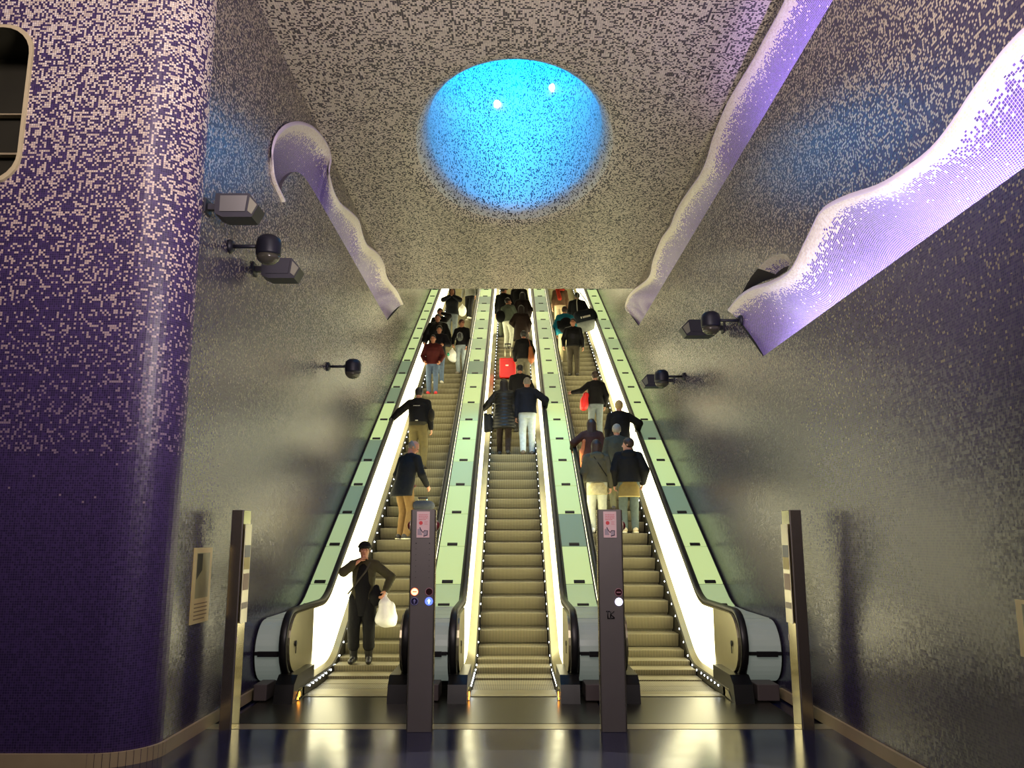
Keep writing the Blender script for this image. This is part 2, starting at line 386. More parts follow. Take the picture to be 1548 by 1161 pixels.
for t in tessellate_polygon(polys):
    a, b2, c = [flat[i] for i in t]
    if (b2.x - a.x) * (c.y - a.y) - (b2.y - a.y) * (c.x - a.x) < 0: t = t[::-1]
    wl.face([base + i for i in t], [(prevu + flat[i].x - xf, flat[i].y) for i in t], 1)
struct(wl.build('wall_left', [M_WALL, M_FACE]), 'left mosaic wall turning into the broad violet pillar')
m = MB(); n = len(op)
rim = [(x, z) for x, z in op]
A = [m.vert((x, YF - 0.03, z)) for x, z in op]; B = [m.vert((x, YF + 0.5, z)) for x, z in op]
cxo, czo = -6.375, 5.78
A2 = [m.vert((x + (0.03 if x > cxo else -0.03), YF - 0.03, z + (0.03 if z > czo else -0.03))) for x, z in op]
A3 = [m.vert((x + (0.03 if x > cxo else -0.03), YF + 0.01, z + (0.03 if z > czo else -0.03))) for x, z in op]
for i in range(n):
    j = (i + 1) % n
    m.face([A[i], A[j], B[j], B[i]], None, 0); m.face([A[i], A2[i], A2[j], A[j]], None, 1); m.face([A2[i], A3[i], A3[j], A2[j]], None, 1)
m.face(B, None, 0)
m.box((-8.2, YF + 0.42, 5.48), (-4.5, YF + 0.49, 5.50), 1); m.box((-8.2, YF + 0.42, 5.9), (-4.5, YF + 0.49, 5.915), 1)
struct(m.build('window_1', [mat('opening_dark', lin(58, 58, 44), 0.5, vary=0.3, bscale=3), mat('opening_rim', lin(200, 188, 150), 0.5)]), 'dark rounded opening high in the left pillar')

lobe = cove('trim_5', XL, -1, LU_lip, resample(LU_low, len(LU_lip)), 0.40, 'wavy violet mosaic cove with a round lobe on the left wall', drop=0.10, pairs=None if False else resample(LU_low, len(LU_lip)))
cove_strip(lobe, XL, -1, 12.0, 19.0, 6.9, (0.9, 0.88, 0.95), 1.3, 'd')

# baseboards
m = MB(); m.box((XR - 0.03, -4, 0), (XR, 10.0, 0.11)); struct(m.build('baseboard_right', M_STONE))
m = MB()
path = [(XL, 10.0), (XL, YF + RC)] + arc + [(-9, YF)]
for (xa, ya), (xb, yb) in zip(path, path[1:]):
    if math.dist((xa, ya), (xb, yb)) < 1e-5: continue
    d = Vector((xb - xa, yb - ya)).normalized(); nrm = Vector((-d.y, d.x)) if d.y < 0 else Vector((-d.y, d.x))
    nrm = Vector((-d.y, d.x))
    # room side
    if nrm.x < 0 or (abs(nrm.x) < 1e-6 and nrm.y > 0): nrm = -nrm
    o1, o2 = (xa + nrm.x * 0.03, ya + nrm.y * 0.03), (xb + nrm.x * 0.03, yb + nrm.y * 0.03)
    m.quad([(o1[0], o1[1], 0), (o2[0], o2[1], 0), (o2[0], o2[1], 0.11), (o1[0], o1[1], 0.11)])
    m.quad([(o1[0], o1[1], 0.11), (o2[0], o2[1], 0.11), (xb, yb, 0.11), (xa, ya, 0.11)])
struct(m.build('baseboard_left', M_STONE))

# ceiling with the bell-mouthed oval light shaft
CXD, CYD, AX, BY, FIL = 0.02, 12.78, 1.42, 2.62, 0.42
m = MB(); NS = 96
def oval(off, z):
    return [(CXD + (AX + off) * math.cos(2 * math.pi * k / NS), CYD + (BY + off) * math.sin(2 * math.pi * k / NS), z) for k in range(NS)]
prof = [(FIL * (1 - math.sin(a)), ZC + FIL * (1 - math.cos(a))) for a in [math.pi / 2 * i / 8 for i in range(9)]]
prof += [(-0.02 * k, ZC + FIL + 0.55 * k) for k in range(1, 11)]
rings = []; vv = 0; vs = []
for i, (o_, z) in enumerate(prof):
    rings.append([m.vert(p) for p in oval(o_, z)])
    if i: vv += math.dist(prof[i], prof[i - 1])
    vs.append(vv)
per = 2 * math.pi * math.sqrt((AX ** 2 + BY ** 2) / 2)
for i in range(len(prof) - 1):
    for k in range(NS):
        j = (k + 1) % NS
        m.face([rings[i][k], rings[i][j], rings[i + 1][j], rings[i + 1][k]][::-1], [(k / NS * per, vs[i]), ((k + 1) / NS * per, vs[i]), ((k + 1) / NS * per, vs[i + 1]), (k / NS * per, vs[i + 1])][::-1], 1 if i > 2 else 0, True)
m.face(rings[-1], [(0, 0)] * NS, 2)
hx0, hx1 = XL - 0.06, XR + 0.06
outer = [(-9, -4), (6, -4), (6, 6.0), (hx1, 6.0), (hx1, YS), (hx0, YS), (hx0, 7.5), (XL - 0.5, YF), (-9, YF)]
ov = [(p[0], p[1]) for p in oval(FIL, ZC)]
polys = [[Vector((x, y, 0)) for x, y in outer], [Vector((x, y, 0)) for x, y in ov]]
flat = polys[0] + polys[1]; base = len(m.v)
for p in flat: m.vert((p.x, p.y, ZC))
for t in tessellate_polygon(polys):
    a, b2, c = [flat[i] for i in t]
    if (b2.x - a.x) * (c.y - a.y) - (b2.y - a.y) * (c.x - a.x) > 0: t = t[::-1]
    m.face([base + i for i in t], [(flat[i].x, flat[i].y) for i in t], 0)
# soffit end, upper hall ceiling
m.quad([(XL, YS, ZC), (XR, YS, ZC), (XR, YS, 17.9), (XL, YS, 17.9)], [(XL, 0), (XR, 0), (XR, 9.9), (XL, 9.9)], 0)
m.quad([(XL, YS, 17.9), (XR, YS, 17.9), (XR, 41, 17.9), (XL, 41, 17.9)], [(XL, 20), (XR, 20), (XR, 41), (XL, 41)], 0)
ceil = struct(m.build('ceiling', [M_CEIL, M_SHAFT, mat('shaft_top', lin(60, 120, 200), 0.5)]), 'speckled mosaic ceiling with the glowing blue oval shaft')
m = MB(); m.quad([(XL, 41, -0.2), (XR, 41, -0.2), (XR, 41, 18), (XL, 41, 18)]); struct(m.build('wall_back', mat('plain_wall', lin(170, 164, 130), 0.6)))

# ------------------------------------------------------------------ escalators
YI, RB = 11.85, 1.2
YT, YEND = 37.0, 40.0
def g(Y):
    if Y >= YT: return (YT - YI) * T30
    tl = RB * math.tan(math.radians(15)); ya = YI - tl; yb = YI + tl * math.cos(math.radians(30))
    if Y <= ya: return 0.0
    if Y < yb: return RB - math.sqrt(RB * RB - (Y - ya) ** 2)
    return (Y - YI) * T30
RUN = 0.364
def gs(Y): return g(Y) + 0.115 * math.exp(-((Y - 11.72) / 0.42) ** 2)
PATH = [9.75, 10.2, 10.8, 11.4] + [11.5 + 0.08 * i for i in range(11)] + [14, 18, 22, 26, 30, 34, YT, YEND]
def sweep(m, prof, ys, xo=0.0, mi=0, close=False, f=g, sm=False, caps=False):
    R = [[m.vert((xo + x, y, f(y) + h)) for x, h in prof] for y in ys]
    n = len(prof); cnt = n if close else n - 1
    for A, B in zip(R, R[1:]):
        for i in range(cnt): m.face([A[i], A[(i + 1) % n], B[(i + 1) % n], B[i]], None, mi, sm)
    if caps: m.face(R[0], None, mi); m.face(R[-1][::-1], None, mi)

# ribbed step material
ms = bpy.data.materials.new('ribbed_step'); ms.use_nodes = True
nt = ms.node_tree; b = nt.nodes['Principled BSDF']; tc = nt.nodes.new('ShaderNodeTexCoord'); sx = nt.nodes.new('ShaderNodeSeparateXYZ'); nt.links.new(tc.outputs['Object'], sx.inputs[0])
mu = nt.nodes.new('ShaderNodeMath'); mu.operation = 'MULTIPLY'; mu.inputs[1].default_value = 2 * math.pi / 0.022; nt.links.new(sx.outputs[0], mu.inputs[0])
si = nt.nodes.new('ShaderNodeMath'); si.operation = 'SINE'; nt.links.new(mu.outputs[0], si.inputs[0])
r = ramp(nt, [(0.0, lin(80, 75, 54)), (0.45, lin(116, 110, 84)), (1.0, lin(160, 152, 120))]); mr = nt.nodes.new('ShaderNodeMapRange'); mr.inputs[1].default_value = -1; nt.links.new(si.outputs[0], mr.inputs[0]); nt.links.new(mr.outputs[0], r.inputs[0])
nt.links.new(r.outputs[0], b.inputs['Base Color']); b.inputs['Roughness'].default_value = 0.5; b.inputs['Metallic'].default_value = 0.25
M_STEP = ms
M_DECKB = mat('deck_black', lin(14, 15, 16), 0.35, 0.3)

m = MB()
pr = [(0.0, 0.0), (0.0, -0.012), (0.010, -0.05), (0.026, -0.10), (0.046, -0.15), (0.058, -0.178), (0.12, -0.182), (0.12, -0.26), (0.14, -0.26), (0.14, -0.05), (RUN - 0.004, -0.03), (RUN - 0.004, 0.0)]
m.prism(pr[::-1], -0.5, 0.5)
STEP = m.build('step', M_STEP); STEP_ME = STEP.data; bpy.data.objects.remove(STEP)
m = MB(); m.lathe([(0.009, 0), (0.013, 0.004), (0.009, 0.009)], axis='x', n=8); q = m.build('skirt_light', M_LED); LED_ME = q.data; bpy.data.objects.remove(q)

def handrail_path():
    P = []
    ys = [YEND, YT] + [36 - i * 2 for i in range(12)] + [12.4 - 0.1 * i for i in range(10)] + [11.3, 10.9, 10.5, 10.1]
    for y in ys: P.append((y, g(y) + 0.965))
    for i in range(1, 13):
        a = math.pi * i / 12; P.append((10.1 - 0.36 * math.sin(a), 0.605 + 0.36 * math.cos(a)))
    P.append((10.3, 0.235))
    return P

def flatsweep(m, path, xc, hw, th, mi=0):
    """rounded flat section swept along a path in the y-z plane"""
    prof = [(-hw, -th * .3), (-hw * .92, th * .6), (-hw * .6, th), (hw * .6, th), (hw * .92, th * .6), (hw, -th * .3), (hw * .7, -th), (-hw * .7, -th)]
    R = []
    for i, (y, z) in enumerate(path):
        a = path[max(0, i - 1)]; c = path[min(len(path) - 1, i + 1)]
        d = Vector((c[0] - a[0], c[1] - a[1])).normalized(); nrm = Vector((d.y, -d.x))   # outward of the loop
        R.append([m.vert((xc + px, y + nrm.x * pn, z + nrm.y * pn)) for px, pn in prof])
    n = len(prof)
    for A, B in zip(R, R[1:]):
        for i in range(n): m.face([A[i], A[(i + 1) % n], B[(i + 1) % n], B[i]], None, mi, True)
    m.face(R[0], None, mi); m.face(R[-1][::-1], None, mi)

def escalator(xc, off, label, leds=(True, True), lamps=(True, True)):
    e = empty('escalator', (xc, 10.1, 0)); tag(e, label, 'escalator', 'three parallel escalators')
    def loc(mb, name, mt, parent=e):
        o = mb.build(name, mt, parent); o.location = (0, -10.1, 0) if parent is e else (0, 0, 0); return o
    k = 0
    while True:
        Y = 10.48 + off + RUN * k
        if Y > YT - 0.4: break
        s = link('step', STEP_ME, e); s.location = (0, Y - 10.1, gs(Y)); k += 1
    # landing plates at the two ends
    m = MB(); m.prism([(8.64, -0.02), (8.64, 0.006), (10.02, 0.006), (10.12, 0.012), (10.5 + off, 0.002), (10.5 + off, -0.02)], -0.93, 0.93 if xc < 1 else 0.93); loc(m, 'landing_plate', mat('landing_metal', lin(60, 58, 48), 0.28, 0.7, vary=0.15, bscale=30))
    m = MB(); m.prism([(10.03, 0.012), (10.13, 0.018), (10.46 + off, 0.006), (10.46 + off, 0.003)], -0.5, 0.5); loc(m, 'comb_plate', mat('comb_metal', lin(150, 142, 108), 0.4, 0.5, vary=0.1, bscale=12))
    m = MB(); m.box((-0.5, YT - 0.3, g(YT) - 0.05), (0.5, YEND + 0.5, g(YT))); loc(m, 'upper_landing', mat('landing_metal'))
    # truss below the steps
    m = MB(); sweep(m, [(-0.5, -0.3), (0.5, -0.3)], PATH[2:]); loc(m, 'truss', M_DARKM)
    for sd in (-1, 1):
        X = lambda v: v * sd
        xb, hb = (0.608, 0.165) if (xc < -1 and sd < 0) or (xc > 1 and sd > 0) else (0.634, 0.215)
        sk = MB(); sweep(sk, [(X(0.512), -0.30), (X(0.512), 0.115), (X(0.53), 0.13)], [10.0] + PATH[1:]); sko = loc(sk, 'skirt_panel', mat('skirt_dark', lin(52, 50, 44), 0.4, 0.6))
        if leds[0 if sd < 0 else 1]:
            y = 10.32
            while y < 33:
                d = link('skirt_light', LED_ME, sko); d.location = (X(0.507), y, g(y) + 0.085); y += 0.27 if y > 11.2 else 0.18
        dk = MB(); sweep(dk, [(X(0.512), 0.115), (X(xb), hb), (X(xb + .008), hb)], [9.86] + PATH[1:]); loc(dk, 'inner_decking', M_STEEL)
        bl = MB(); sweep(bl, [(X(xb), hb - .005), (X(0.656), 0.925), (X(0.675), 0.925), (X(xb + .028), hb - .005)], [10.9, 11.2] + PATH[3:], close=True, caps=True); loc(bl, 'lit_balustrade', M_BAL)
        fr = MB(); sweep(fr, [(X(0.655), 0.915), (X(0.655), 0.94), (X(0.73), 0.94), (X(0.73), 0.80)], [10.2, 10.9] + PATH[3:]); loc(fr, 'balustrade_frame', mat('frame_metal', lin(120, 112, 84), 0.35, 0.8))
        # steel plate inside the handrail loop
        pl = [(10.9, 0.2), (10.9, 0.935), (10.1, 0.935)] + [(10.1 - 0.33 * math.sin(a), 0.605 + 0.33 * math.cos(a)) for a in [math.pi * i / 12 for i in range(1, 12)]] + [(10.1, 0.275), (10.3, 0.25)]
        nw = MB(); nw.prism(pl, X(0.625), X(0.70)); nwo = loc(nw, 'newel_plate', M_STEEL)
        em = MB(); em.lathe([(0.034, 0), (0.034, 0.008), (0.02, 0.012)], axis='x', n=14); em.box((0.0, -0.006, -0.11), (0.008, 0.006, 0.03))
        emo = em.build('stop_switch', M_DARKM, nwo); emo.location = (X(0.617) - (0.0 if sd < 0 else 0.0), 10.02, 0.60); emo.scale = (-sd, 1, 1)
        hr = MB(); flatsweep(hr, handrail_path(), X(0.695), 0.045, 0.028); loc(hr, 'handrail', M_BLACK)
        bs = MB(); bs.prism([(9.60, 0.0), (9.66, 0.20), (9.80, 0.285), (10.6, 0.285), (10.6, 0.0)], X(0.522), X(0.738)); bso = loc(bs, 'newel_base', M_DECKB)
        cp = MB(); cp.prism([(9.74, 0.02), (9.86, 0.10), (10.1, 0.115), (10.1, 0.02)], X(0.512), X(0.521)); loc(cp, 'skirt_end', M_STEEL)
        if lamps[0 if sd < 0 else 1]:
            lm = MB(); lm.rbox((-0.006, -0.016, -0.028), (0.006, 0.016, 0.028), 0.012, axis=0); lo = lm.build('signal_lamp', M_ORANGE, bso); lo.location = (X(0.508), 9.86, 0.065)
            lb = dup(lo, bso); lb.location = (X(0.80) if abs(xc) > 9 else X(0.508), 9.80, 0.03); lb.scale = (1, 0.6, 0.5)
    return e

escalator(-1.93, 0.08, 'left escalator, the one with the woman carrying a white bag near its foot', (True, False), (True, False))
escalator(0.0, 0.0, 'middle escalator, its lower steps empty and a red suitcase higher up', (True, True), (True, True))
escalator(1.93, -0.08, 'right escalator, nearest the right wall, riders crowded halfway up', (False, True), (False, False))

# ------------------------------------------------------------------ rows of backlit glass between and beside the escalators
def deck(x0, x1, label, seed, name='escalator_divider'):
    rnd = random.Random(seed); xc = (x0 + x1) / 2; hw = (x1 - x0) / 2
    e = empty(name, (xc, 10.1, 0)); tag(e, label, 'glass panel row', 'rows of backlit glass panels along the escalators')
    def loc(mb, nm, mt, parent=e):
        o = mb.build(nm, mt, parent); o.location = (0, -10.1, 0) if parent is e else (0, 0, 0); return o
    H = 0.855
    m = MB(); sweep(m, [(-hw, 0.1), (-hw, H), (hw, H), (hw, 0.1)], [10.2, 10.9] + PATH[3:], close=True, caps=True); loc(m, 'deck_frame', M_DECKB)
    clip = None
    j = [11.74] + [12.34 + 0.92 * i for i in range(27)]
    for a, c in zip(j, j[1:]):
        if a > YT: break
        r_ = rnd.random(); low = a < 12.2
        mi = 1 if low else (0 if r_ < 0.62 else 1 if r_ < 0.84 else 2)
        ys = [a + 0.02 + (c - a - 0.03) * t / 4 for t in range(5)]
        m = MB(); sweep(m, [(-hw + 0.025, H + 0.002), (-hw + 0.025, H + 0.016), (hw - 0.025, H + 0.016), (hw - 0.025, H + 0.002)], ys, close=True, caps=True)
        p = loc(m, 'glass_panel', M_GREEN[mi])
        cm = MB(); sweep(cm, [(-0.08, H + 0.014), (-0.08, H + 0.036), (0.08, H + 0.036), (0.08, H + 0.014)], [a + 0.015, a + 0.06], close=True, caps=True)
        co_ = cm.build('panel_clip', M_DARKM, p); 
    # level plates before the slope
    for a, c in ((10.22, 10.68), (10.70, 11.18), (11.20, 11.72)):
        m = MB(); sweep(m, [(-hw + 0.02, H + 0.002), (-hw + 0.02, H + 0.014), (hw - 0.02, H + 0.014), (hw - 0.02, H + 0.002)], [a, c], close=True, caps=True)
        loc(m, 'level_plate', M_GREEN[3])
    # rounded end drum with its middle band, and the foot below
    N = 16
    def arcpts(r, a0, a1, n): return [(10.2 - r * math.sin(a), 0.51 + r * math.cos(a)) for a in [a0 + (a1 - a0) * i / n for i in range(n + 1)]]
    for a0, a1 in ((0.02, math.pi / 2 - 0.05), (math.pi / 2 + 0.05, math.pi - 0.02)):
        o_ = arcpts(0.35, a0, a1, 8); i_ = arcpts(0.33, a0, a1, 8)[::-1]
        m = MB(); m.prism(o_ + i_, -hw + 0.015, hw - 0.015); loc(m, 'drum_cover', M_GREEN[3])
    o_ = arcpts(0.338, 0, math.pi, 16); m = MB(); m.prism(o_, -hw, hw); dr = loc(m, 'end_drum', M_DECKB)
    m = MB(); m.box((-hw * 0.9, 9.825, 0.49), (hw * 0.9, 9.86, 0.53)); m.box((-0.10, 9.81, 0.475), (0.14, 9.84, 0.535)); m.build('drum_band', M_DARKM, dr)
    m = MB(); m.rbox((-hw + 0.06, 9.72, 0.016), (hw - 0.1, 10.2, 0.19), 0.015, axis=2); loc(m, 'foot_box', mat('foot_grey', lin(92, 84, 84), 0.5, 0.3))
    return e
deck(-1.185, -0.745, 'row of green glass panels between the left and middle escalators', 3)
deck(0.745, 1.185, 'row of green glass panels between the middle and right escalators', 11)
deck(XL + 0.015, -2.675, 'row of green glass panels against the left wall beside the left escalator', 5)
deck(2.675, XR - 0.015, 'row of green glass panels against the right wall beside the right escalator', 9)

# ------------------------------------------------------------------ totems in front
def ring(parent, x, z, r, fill, rimc, name, sym=None, y=-0.062):
    m = MB(); m.lathe([(r * 0.86, 0.0), (r * 0.86, -0.003)], (0, 0, 0), 'y', 20); o = m.build(name, fill, parent); o.location = (x, y, z)
    m = MB(); pts = [(r * 0.93 * math.cos(a), -0.003, r * 0.93 * math.sin(a)) for a in [2 * math.pi * i / 24 for i in range(25)]]
    m.tube(pts, r * 0.09, 6, cap=False); m.build('lamp_ring', rimc if name != 'blue_arrow_lamp' else fill, o)
    if sym == 'arrow':
        m = MB(); m.prism([(-r * .14, -r * .55), (r * .14, -r * .55), (r * .14, 0), (r * .42, 0), (0, r * .6), (-r * .42, 0), (-r * .14, 0)], -0.005, -0.004, f=lambda a, y_, z_: (y_, a, z_)); m.build('arrow', rimc, o)
    if sym == 'bar':
        m = MB(); m.box((-r * .55, -0.005, -r * .14), (r * .55, -0.004, r * .14)); m.build('bar', rimc, o)
    return o

def notice(parent, w, z0, z1, y):
    m = MB(); m.box((-w, y - 0.004, z0), (w, y, z1)); pl = m.build('notice_plate', mat('notice_pale', lin(206, 176, 178), 0.5), parent)
    red = mat('notice_red', lin(196, 60, 66), 0.5); pk = mat('notice_pink', lin(196, 120, 126), 0.5); dk = mat('notice_dark', lin(52, 46, 70), 0.5); gr = mat('notice_grey', lin(150, 138, 148), 0.5)
    h = z1 - z0; Y = y - 0.0055
    rnd = random.Random(4)
    m = MB()
    for i in range(4):
        z = z1 - 0.035 * h / 0.25 - i * 0.016; x = -w * 0.72
        while x < w * 0.72 - (0.03 if i == 3 else 0):
            l = rnd.uniform(0.008, 0.022); m.box((x, Y, z), (min(x + l, w * .75), Y + 0.001, z + 0.0085)); x += l + 0.004
    m.build('heading_lettering', pk, pl)
    m = MB(); m.lathe([(0.019, 0), (0.019, -0.001)], (-w * .36, Y + 0.001, z0 + h * .56), 'y', 18); m.build('red_dot', red, pl)
    m = MB()
    for i in range(3): m.box((w * .18, Y, z0 + h * (.60 - .05 * i)), (w * (.72 - .1 * (i == 1)), Y + 0.001, z0 + h * (.615 - .05 * i)))
    m.box((-w * .45, Y, z0 + h * .675), (-w * .2, Y + 0.001, z0 + h * .69)); m.build('small_lettering', pk, pl)
    f = lambda a, y_, z_: (y_, a, z_)
    m = MB(); m.prism([(-w * .85, z0 + h * .1), (-w * .85, z0 + h * .32), (-w * .45, z0 + h * .36), (-w * .1, z0 + h * .1)], Y, Y + 0.0008, f=f)
    m.prism([(w * .1, z0 + h * .22), (w * .72, z0 + h * .28), (w * .72, z0 + h * .08), (w * .1, z0 + h * .08)], Y, Y + 0.0008, f=f); m.build('pictogram_shade', gr, pl)
    m = MB()
    P = [(-w * .5, z0 + h * .40), (-w * .28, z0 + h * .28), (0.0, z0 + h * .20), (w * .22, z0 + h * .27), (w * .7, z0 + h * .27), (w * .66, z0 + h * .10), (w * .1, z0 + h * .06)]
    m.tube([(x, Y, z) for x, z in P], 0.0045, 6); m.build('pictogram_boot', dk, pl)
    return pl

def totem(loc, rz, label, kind):
    e = empty('escalator_totem', loc, rz); tag(e, label, 'totem', 'tall dark signal totems before the escalators')
    m = MB(); m.rbox((-0.115, -0.06, 0), (0.115, 0.06, 2.09), 0.008, axis=2, n=2); m.build('body', M_TOTEM, e)
    m = MB(); m.box((-0.125, -0.05, 0.0), (-0.115, 0.05, 2.085)); m.box((0.115, -0.05, 0.0), (0.125, 0.05, 2.085)); m.build('side_trim', M_POLISH, e)
    if kind in ('two', 'one'):
        notice(e, 0.064, 1.815, 2.07, -0.062)
        dk = mat('lamp_dark', lin(40, 16, 20), 0.3); rimc = mat('lamp_rim', lin(168, 120, 132), 0.4); rimb = mat('lamp_rim_blue', lin(120, 120, 170), 0.4); db = mat('lamp_dark_blue', lin(30, 26, 56), 0.3)
        blue = mat('lamp_blue', lin(60, 90, 255), 0.4, emit=(0.10, 0.16, 1.0), strength=2.2); white = mat('lamp_bluewhite', lin(220, 220, 255), 0.4, emit=(0.75, 0.75, 1.0), strength=1.6)
        warm = mat('lamp_warm', lin(255, 160, 110), 0.4, emit=(1.0, 0.42, 0.18), strength=4); bw = mat('lamp_arrow_white', (1, 1, 1), 0.4, emit=(0.6, 0.8, 1.0), strength=2.5)
        if kind == 'two':
            ring(e, -0.071, 1.295, 0.038, warm, mat('lamp_rim_red', lin(255, 90, 60), 0.4, emit=(1, 0.2, 0.1), strength=0.6), 'red_lamp', 'bar'); ring(e, 0.071, 1.295, 0.038, dk, rimc, 'no_entry_lamp')
            ring(e, -0.071, 1.205, 0.038, db, rimb, 'up_arrow_lamp', 'arrow'); ring(e, 0.071, 1.205, 0.038, blue, bw, 'blue_arrow_lamp', 'arrow')
            m = MB()
            for sx in (-0.066, 0.066):
                for i in range(7): m.lathe([(0.0035 if i else 0.006, 0), (0.0035 if i else 0.006, -0.002)], (sx, -0.06, 1.76 - i * 0.055), 'y', 8)
            m.build('screw_row', M_DARKM, e)
        else:
            ring(e, 0.071, 1.29, 0.038, dk, rimc, 'no_entry_lamp', 'bar'); ring(e, 0.071, 1.20, 0.038, white, mat('lamp_rim_violet', lin(130, 120, 255), 0.4, emit=(0.3, 0.25, 1), strength=1.5), 'blue_arrow_lamp', None)
            m = MB()
            for P in ([(-0.04, 1.11), (-0.04, 1.05)], [(-0.055, 1.11), (-0.02, 1.11)], [(-0.012, 1.11), (-0.012, 1.05)], [(0.022, 1.11), (-0.012, 1.08), (0.024, 1.052)], [(-0.045, 1.045), (0.026, 1.045)]):
                m.tube([(x, -0.061, z) for x, z in P], 0.006, 6)
            m.build('scrawled_mark', M_BLACK, e)
        for sx in ((-1, 1) if kind == 'two' else (1,)):
            m = MB(); m.lathe([(0.05, 0), (0.052, 0.006), (0.045, 0.012), (0.040, 0.022), (0.022, 0.034), (0.004, 0.037)], axis='x', n=20); o = m.build('stop_button', mat('button_red', lin(92, 26, 26), 0.35), e); o.location = (sx * 0.125, 0.0, 1.93); o.scale = (sx, 1, 1)
            m = MB(); m.tube([(0.006, 0.05 * math.cos(a), 0.05 * math.sin(a)) for a in [2 * math.pi * i / 20 for i in range(21)]], 0.005, 6, cap=False); m.build('button_collar', mat('collar_pale', lin(200, 190, 170), 0.3, 0.5), o)
    else:
        # side totem: its polished face looks across the hall, a printed plate stands off it
        m = MB(); m.box((-0.112, -0.064, 0.0), (0.112, -0.060, 2.085)); m.build('polished_face', M_POLISH, e)
        m = MB(); m.box((-0.10, -0.085, 0.98), (0.10, -0.078, 1.95)); pl = m.build('printed_plate', mat('plate_pale', lin(222, 214, 180), 0.2, 0.2), e)
        for z0, z1, c in ((1.62, 1.74, (70, 74, 96)), (1.50, 1.62, (170, 150, 60)), (1.30, 1.46, (128, 84, 76)), (1.12, 1.18, (120, 100, 96))):
            m = MB(); m.box((-0.085, -0.0875, z0), (0.085, -0.085, z1)); m.build('printed_panel', mat('print_%d_%d_%d' % c, lin(*c), 0.4), pl)
        m = MB(); m.box((-0.03, -0.078, 1.0), (0.03, -0.064, 1.9)); m.build('plate_bracket', M_DARKM, e)
        m = MB(); m.box((-0.125, -0.066, 0.80), (-0.09, -0.060, 0.86)); m.build('lock_plate', mat('lock_grey', lin(150, 130, 130), 0.4, 0.4), e)
    return e
totem((-0.90, 8.34, 0), 0, 'grey totem with red and blue round lamps, left of the middle escalator', 'two')
totem((0.95, 8.34, 0), 0, 'grey totem with one bluish white lamp, right of the middle escalator', 'one')
totem((-2.78, 8.50, 0), math.pi / 2, 'dark totem seen edge-on beside the left wall', 'side')
totem((2.83, 8.50, 0), -math.pi / 2, 'dark totem seen edge-on beside the right wall', 'side')

# captions on the walls
def caption(x, y, z0, z1, w, sgn, label):
    e = empty('wall_caption', (x, y, z0), math.pi / 2 * (1 if sgn > 0 else -1)); tag(e, label, 'plaque', 'artwork captions on the side walls')
    h = z1 - z0
    m = MB(); m.box((-w / 2, -0.012, 0), (w / 2, 0, h)); m.build('plaque_board', mat('caption_cream', lin(214, 196, 136), 0.35), e)
    m = MB(); m.prism([(-w * .36, h * .33), (w * .36, h * .33), (w * .36, h * .93), (-w * .36, h * .93)], -0.0135, -0.012, f=lambda a, p, q: (p, a, q)); ph = m.build('caption_photo', mat('caption_photo', lin(150, 146, 104), 0.3, vary=0.5, bscale=5), e)
    m = MB(); m.prism([(-w * .34, h * .58), (-w * .05, h * .70), (-w * .05, h * .92), (-w * .34, h * .92)], -0.0145, -0.0135, f=lambda a, p, q: (p, a, q)); m.build('photo_dark_area', mat('caption_dark', lin(40, 40, 36), 0.3), ph)  # dark printed area of the caption picture
    m = MB()
    for i in range(5): m.box((-w * .36, -0.0135, h * (.05 + .05 * i)), (w * (.36 - .12 * (i == 0)), -0.012, h * (.065 + .05 * i)))
    m.build('caption_lettering', mat('caption_ink', lin(130, 110, 76), 0.5), e)
    return e
caption(XL, 8.10, 1.02, 1.72, 0.46, 1, 'cream caption plaque with a dark picture on the left wall')
caption(XR, 5.02, 1.10, 1.44, 0.46, -1, 'cream caption plaque cut off at the edge of the right wall')

# ------------------------------------------------------------------ wall lamps and pods
M_LAMP = mat('lamp_anthracite', lin(32, 33, 46), 0.45, 0.3); M_LAMPG = mat('lamp_glass', lin(96, 96, 96), 0.25, 0.1)
def floodlight(x, y, z, sgn, L_, label, glass=True):
    """angular floodlight reaching out along the wall; sgn=-1 left wall, +1 right wall"""
    e = empty('wall_floodlight', (x, y, z)); tag(e, label, 'wall lamp', 'dark floodlights on the side walls')
    d = -sgn
    m = MB(); m.box((-0.02 if d < 0 else 0.0, -0.08, -0.07), (0.0 if d < 0 else 0.02, 0.08, 0.07)); m.box((min(0, d * 0.16), -0.03, -0.03), (max(0, d * 0.16), 0.03, 0.03)); m.build('bracket', M_LAMP, e)
    f = lambda a, p, q: (d * p, a, q)
    m = MB(); m.prism([(0.12, -0.10), (0.12, 0.10), (0.12 + L_ * .78, 0.10), (0.12 + L_, -0.02), (0.12 + L_ * .86, -0.14), (0.2, -0.14)], -0.11, 0.11, f=f); hd = m.build('lamp_housing', M_LAMP, e)
    m = MB(); m.prism([(0.17, -0.085), (0.17, 0.075), (0.12 + L_ * .74, 0.075), (0.12 + L_ * .70, -0.085)], -0.118, -0.108, f=f); m.build('lamp_glass', M_LAMPG if glass else M_LAMP, hd)
    m = MB(); m.prism([(0.12 + L_ * .80, 0.06), (0.12 + L_ * .97, -0.02), (0.12 + L_ * .86, -0.115), (0.12 + L_ * .76, -0.08)], -0.119, -0.108, f=f); m.build('lamp_visor', mat('visor_grey', lin(116, 116, 100), 0.4), hd)
    return e
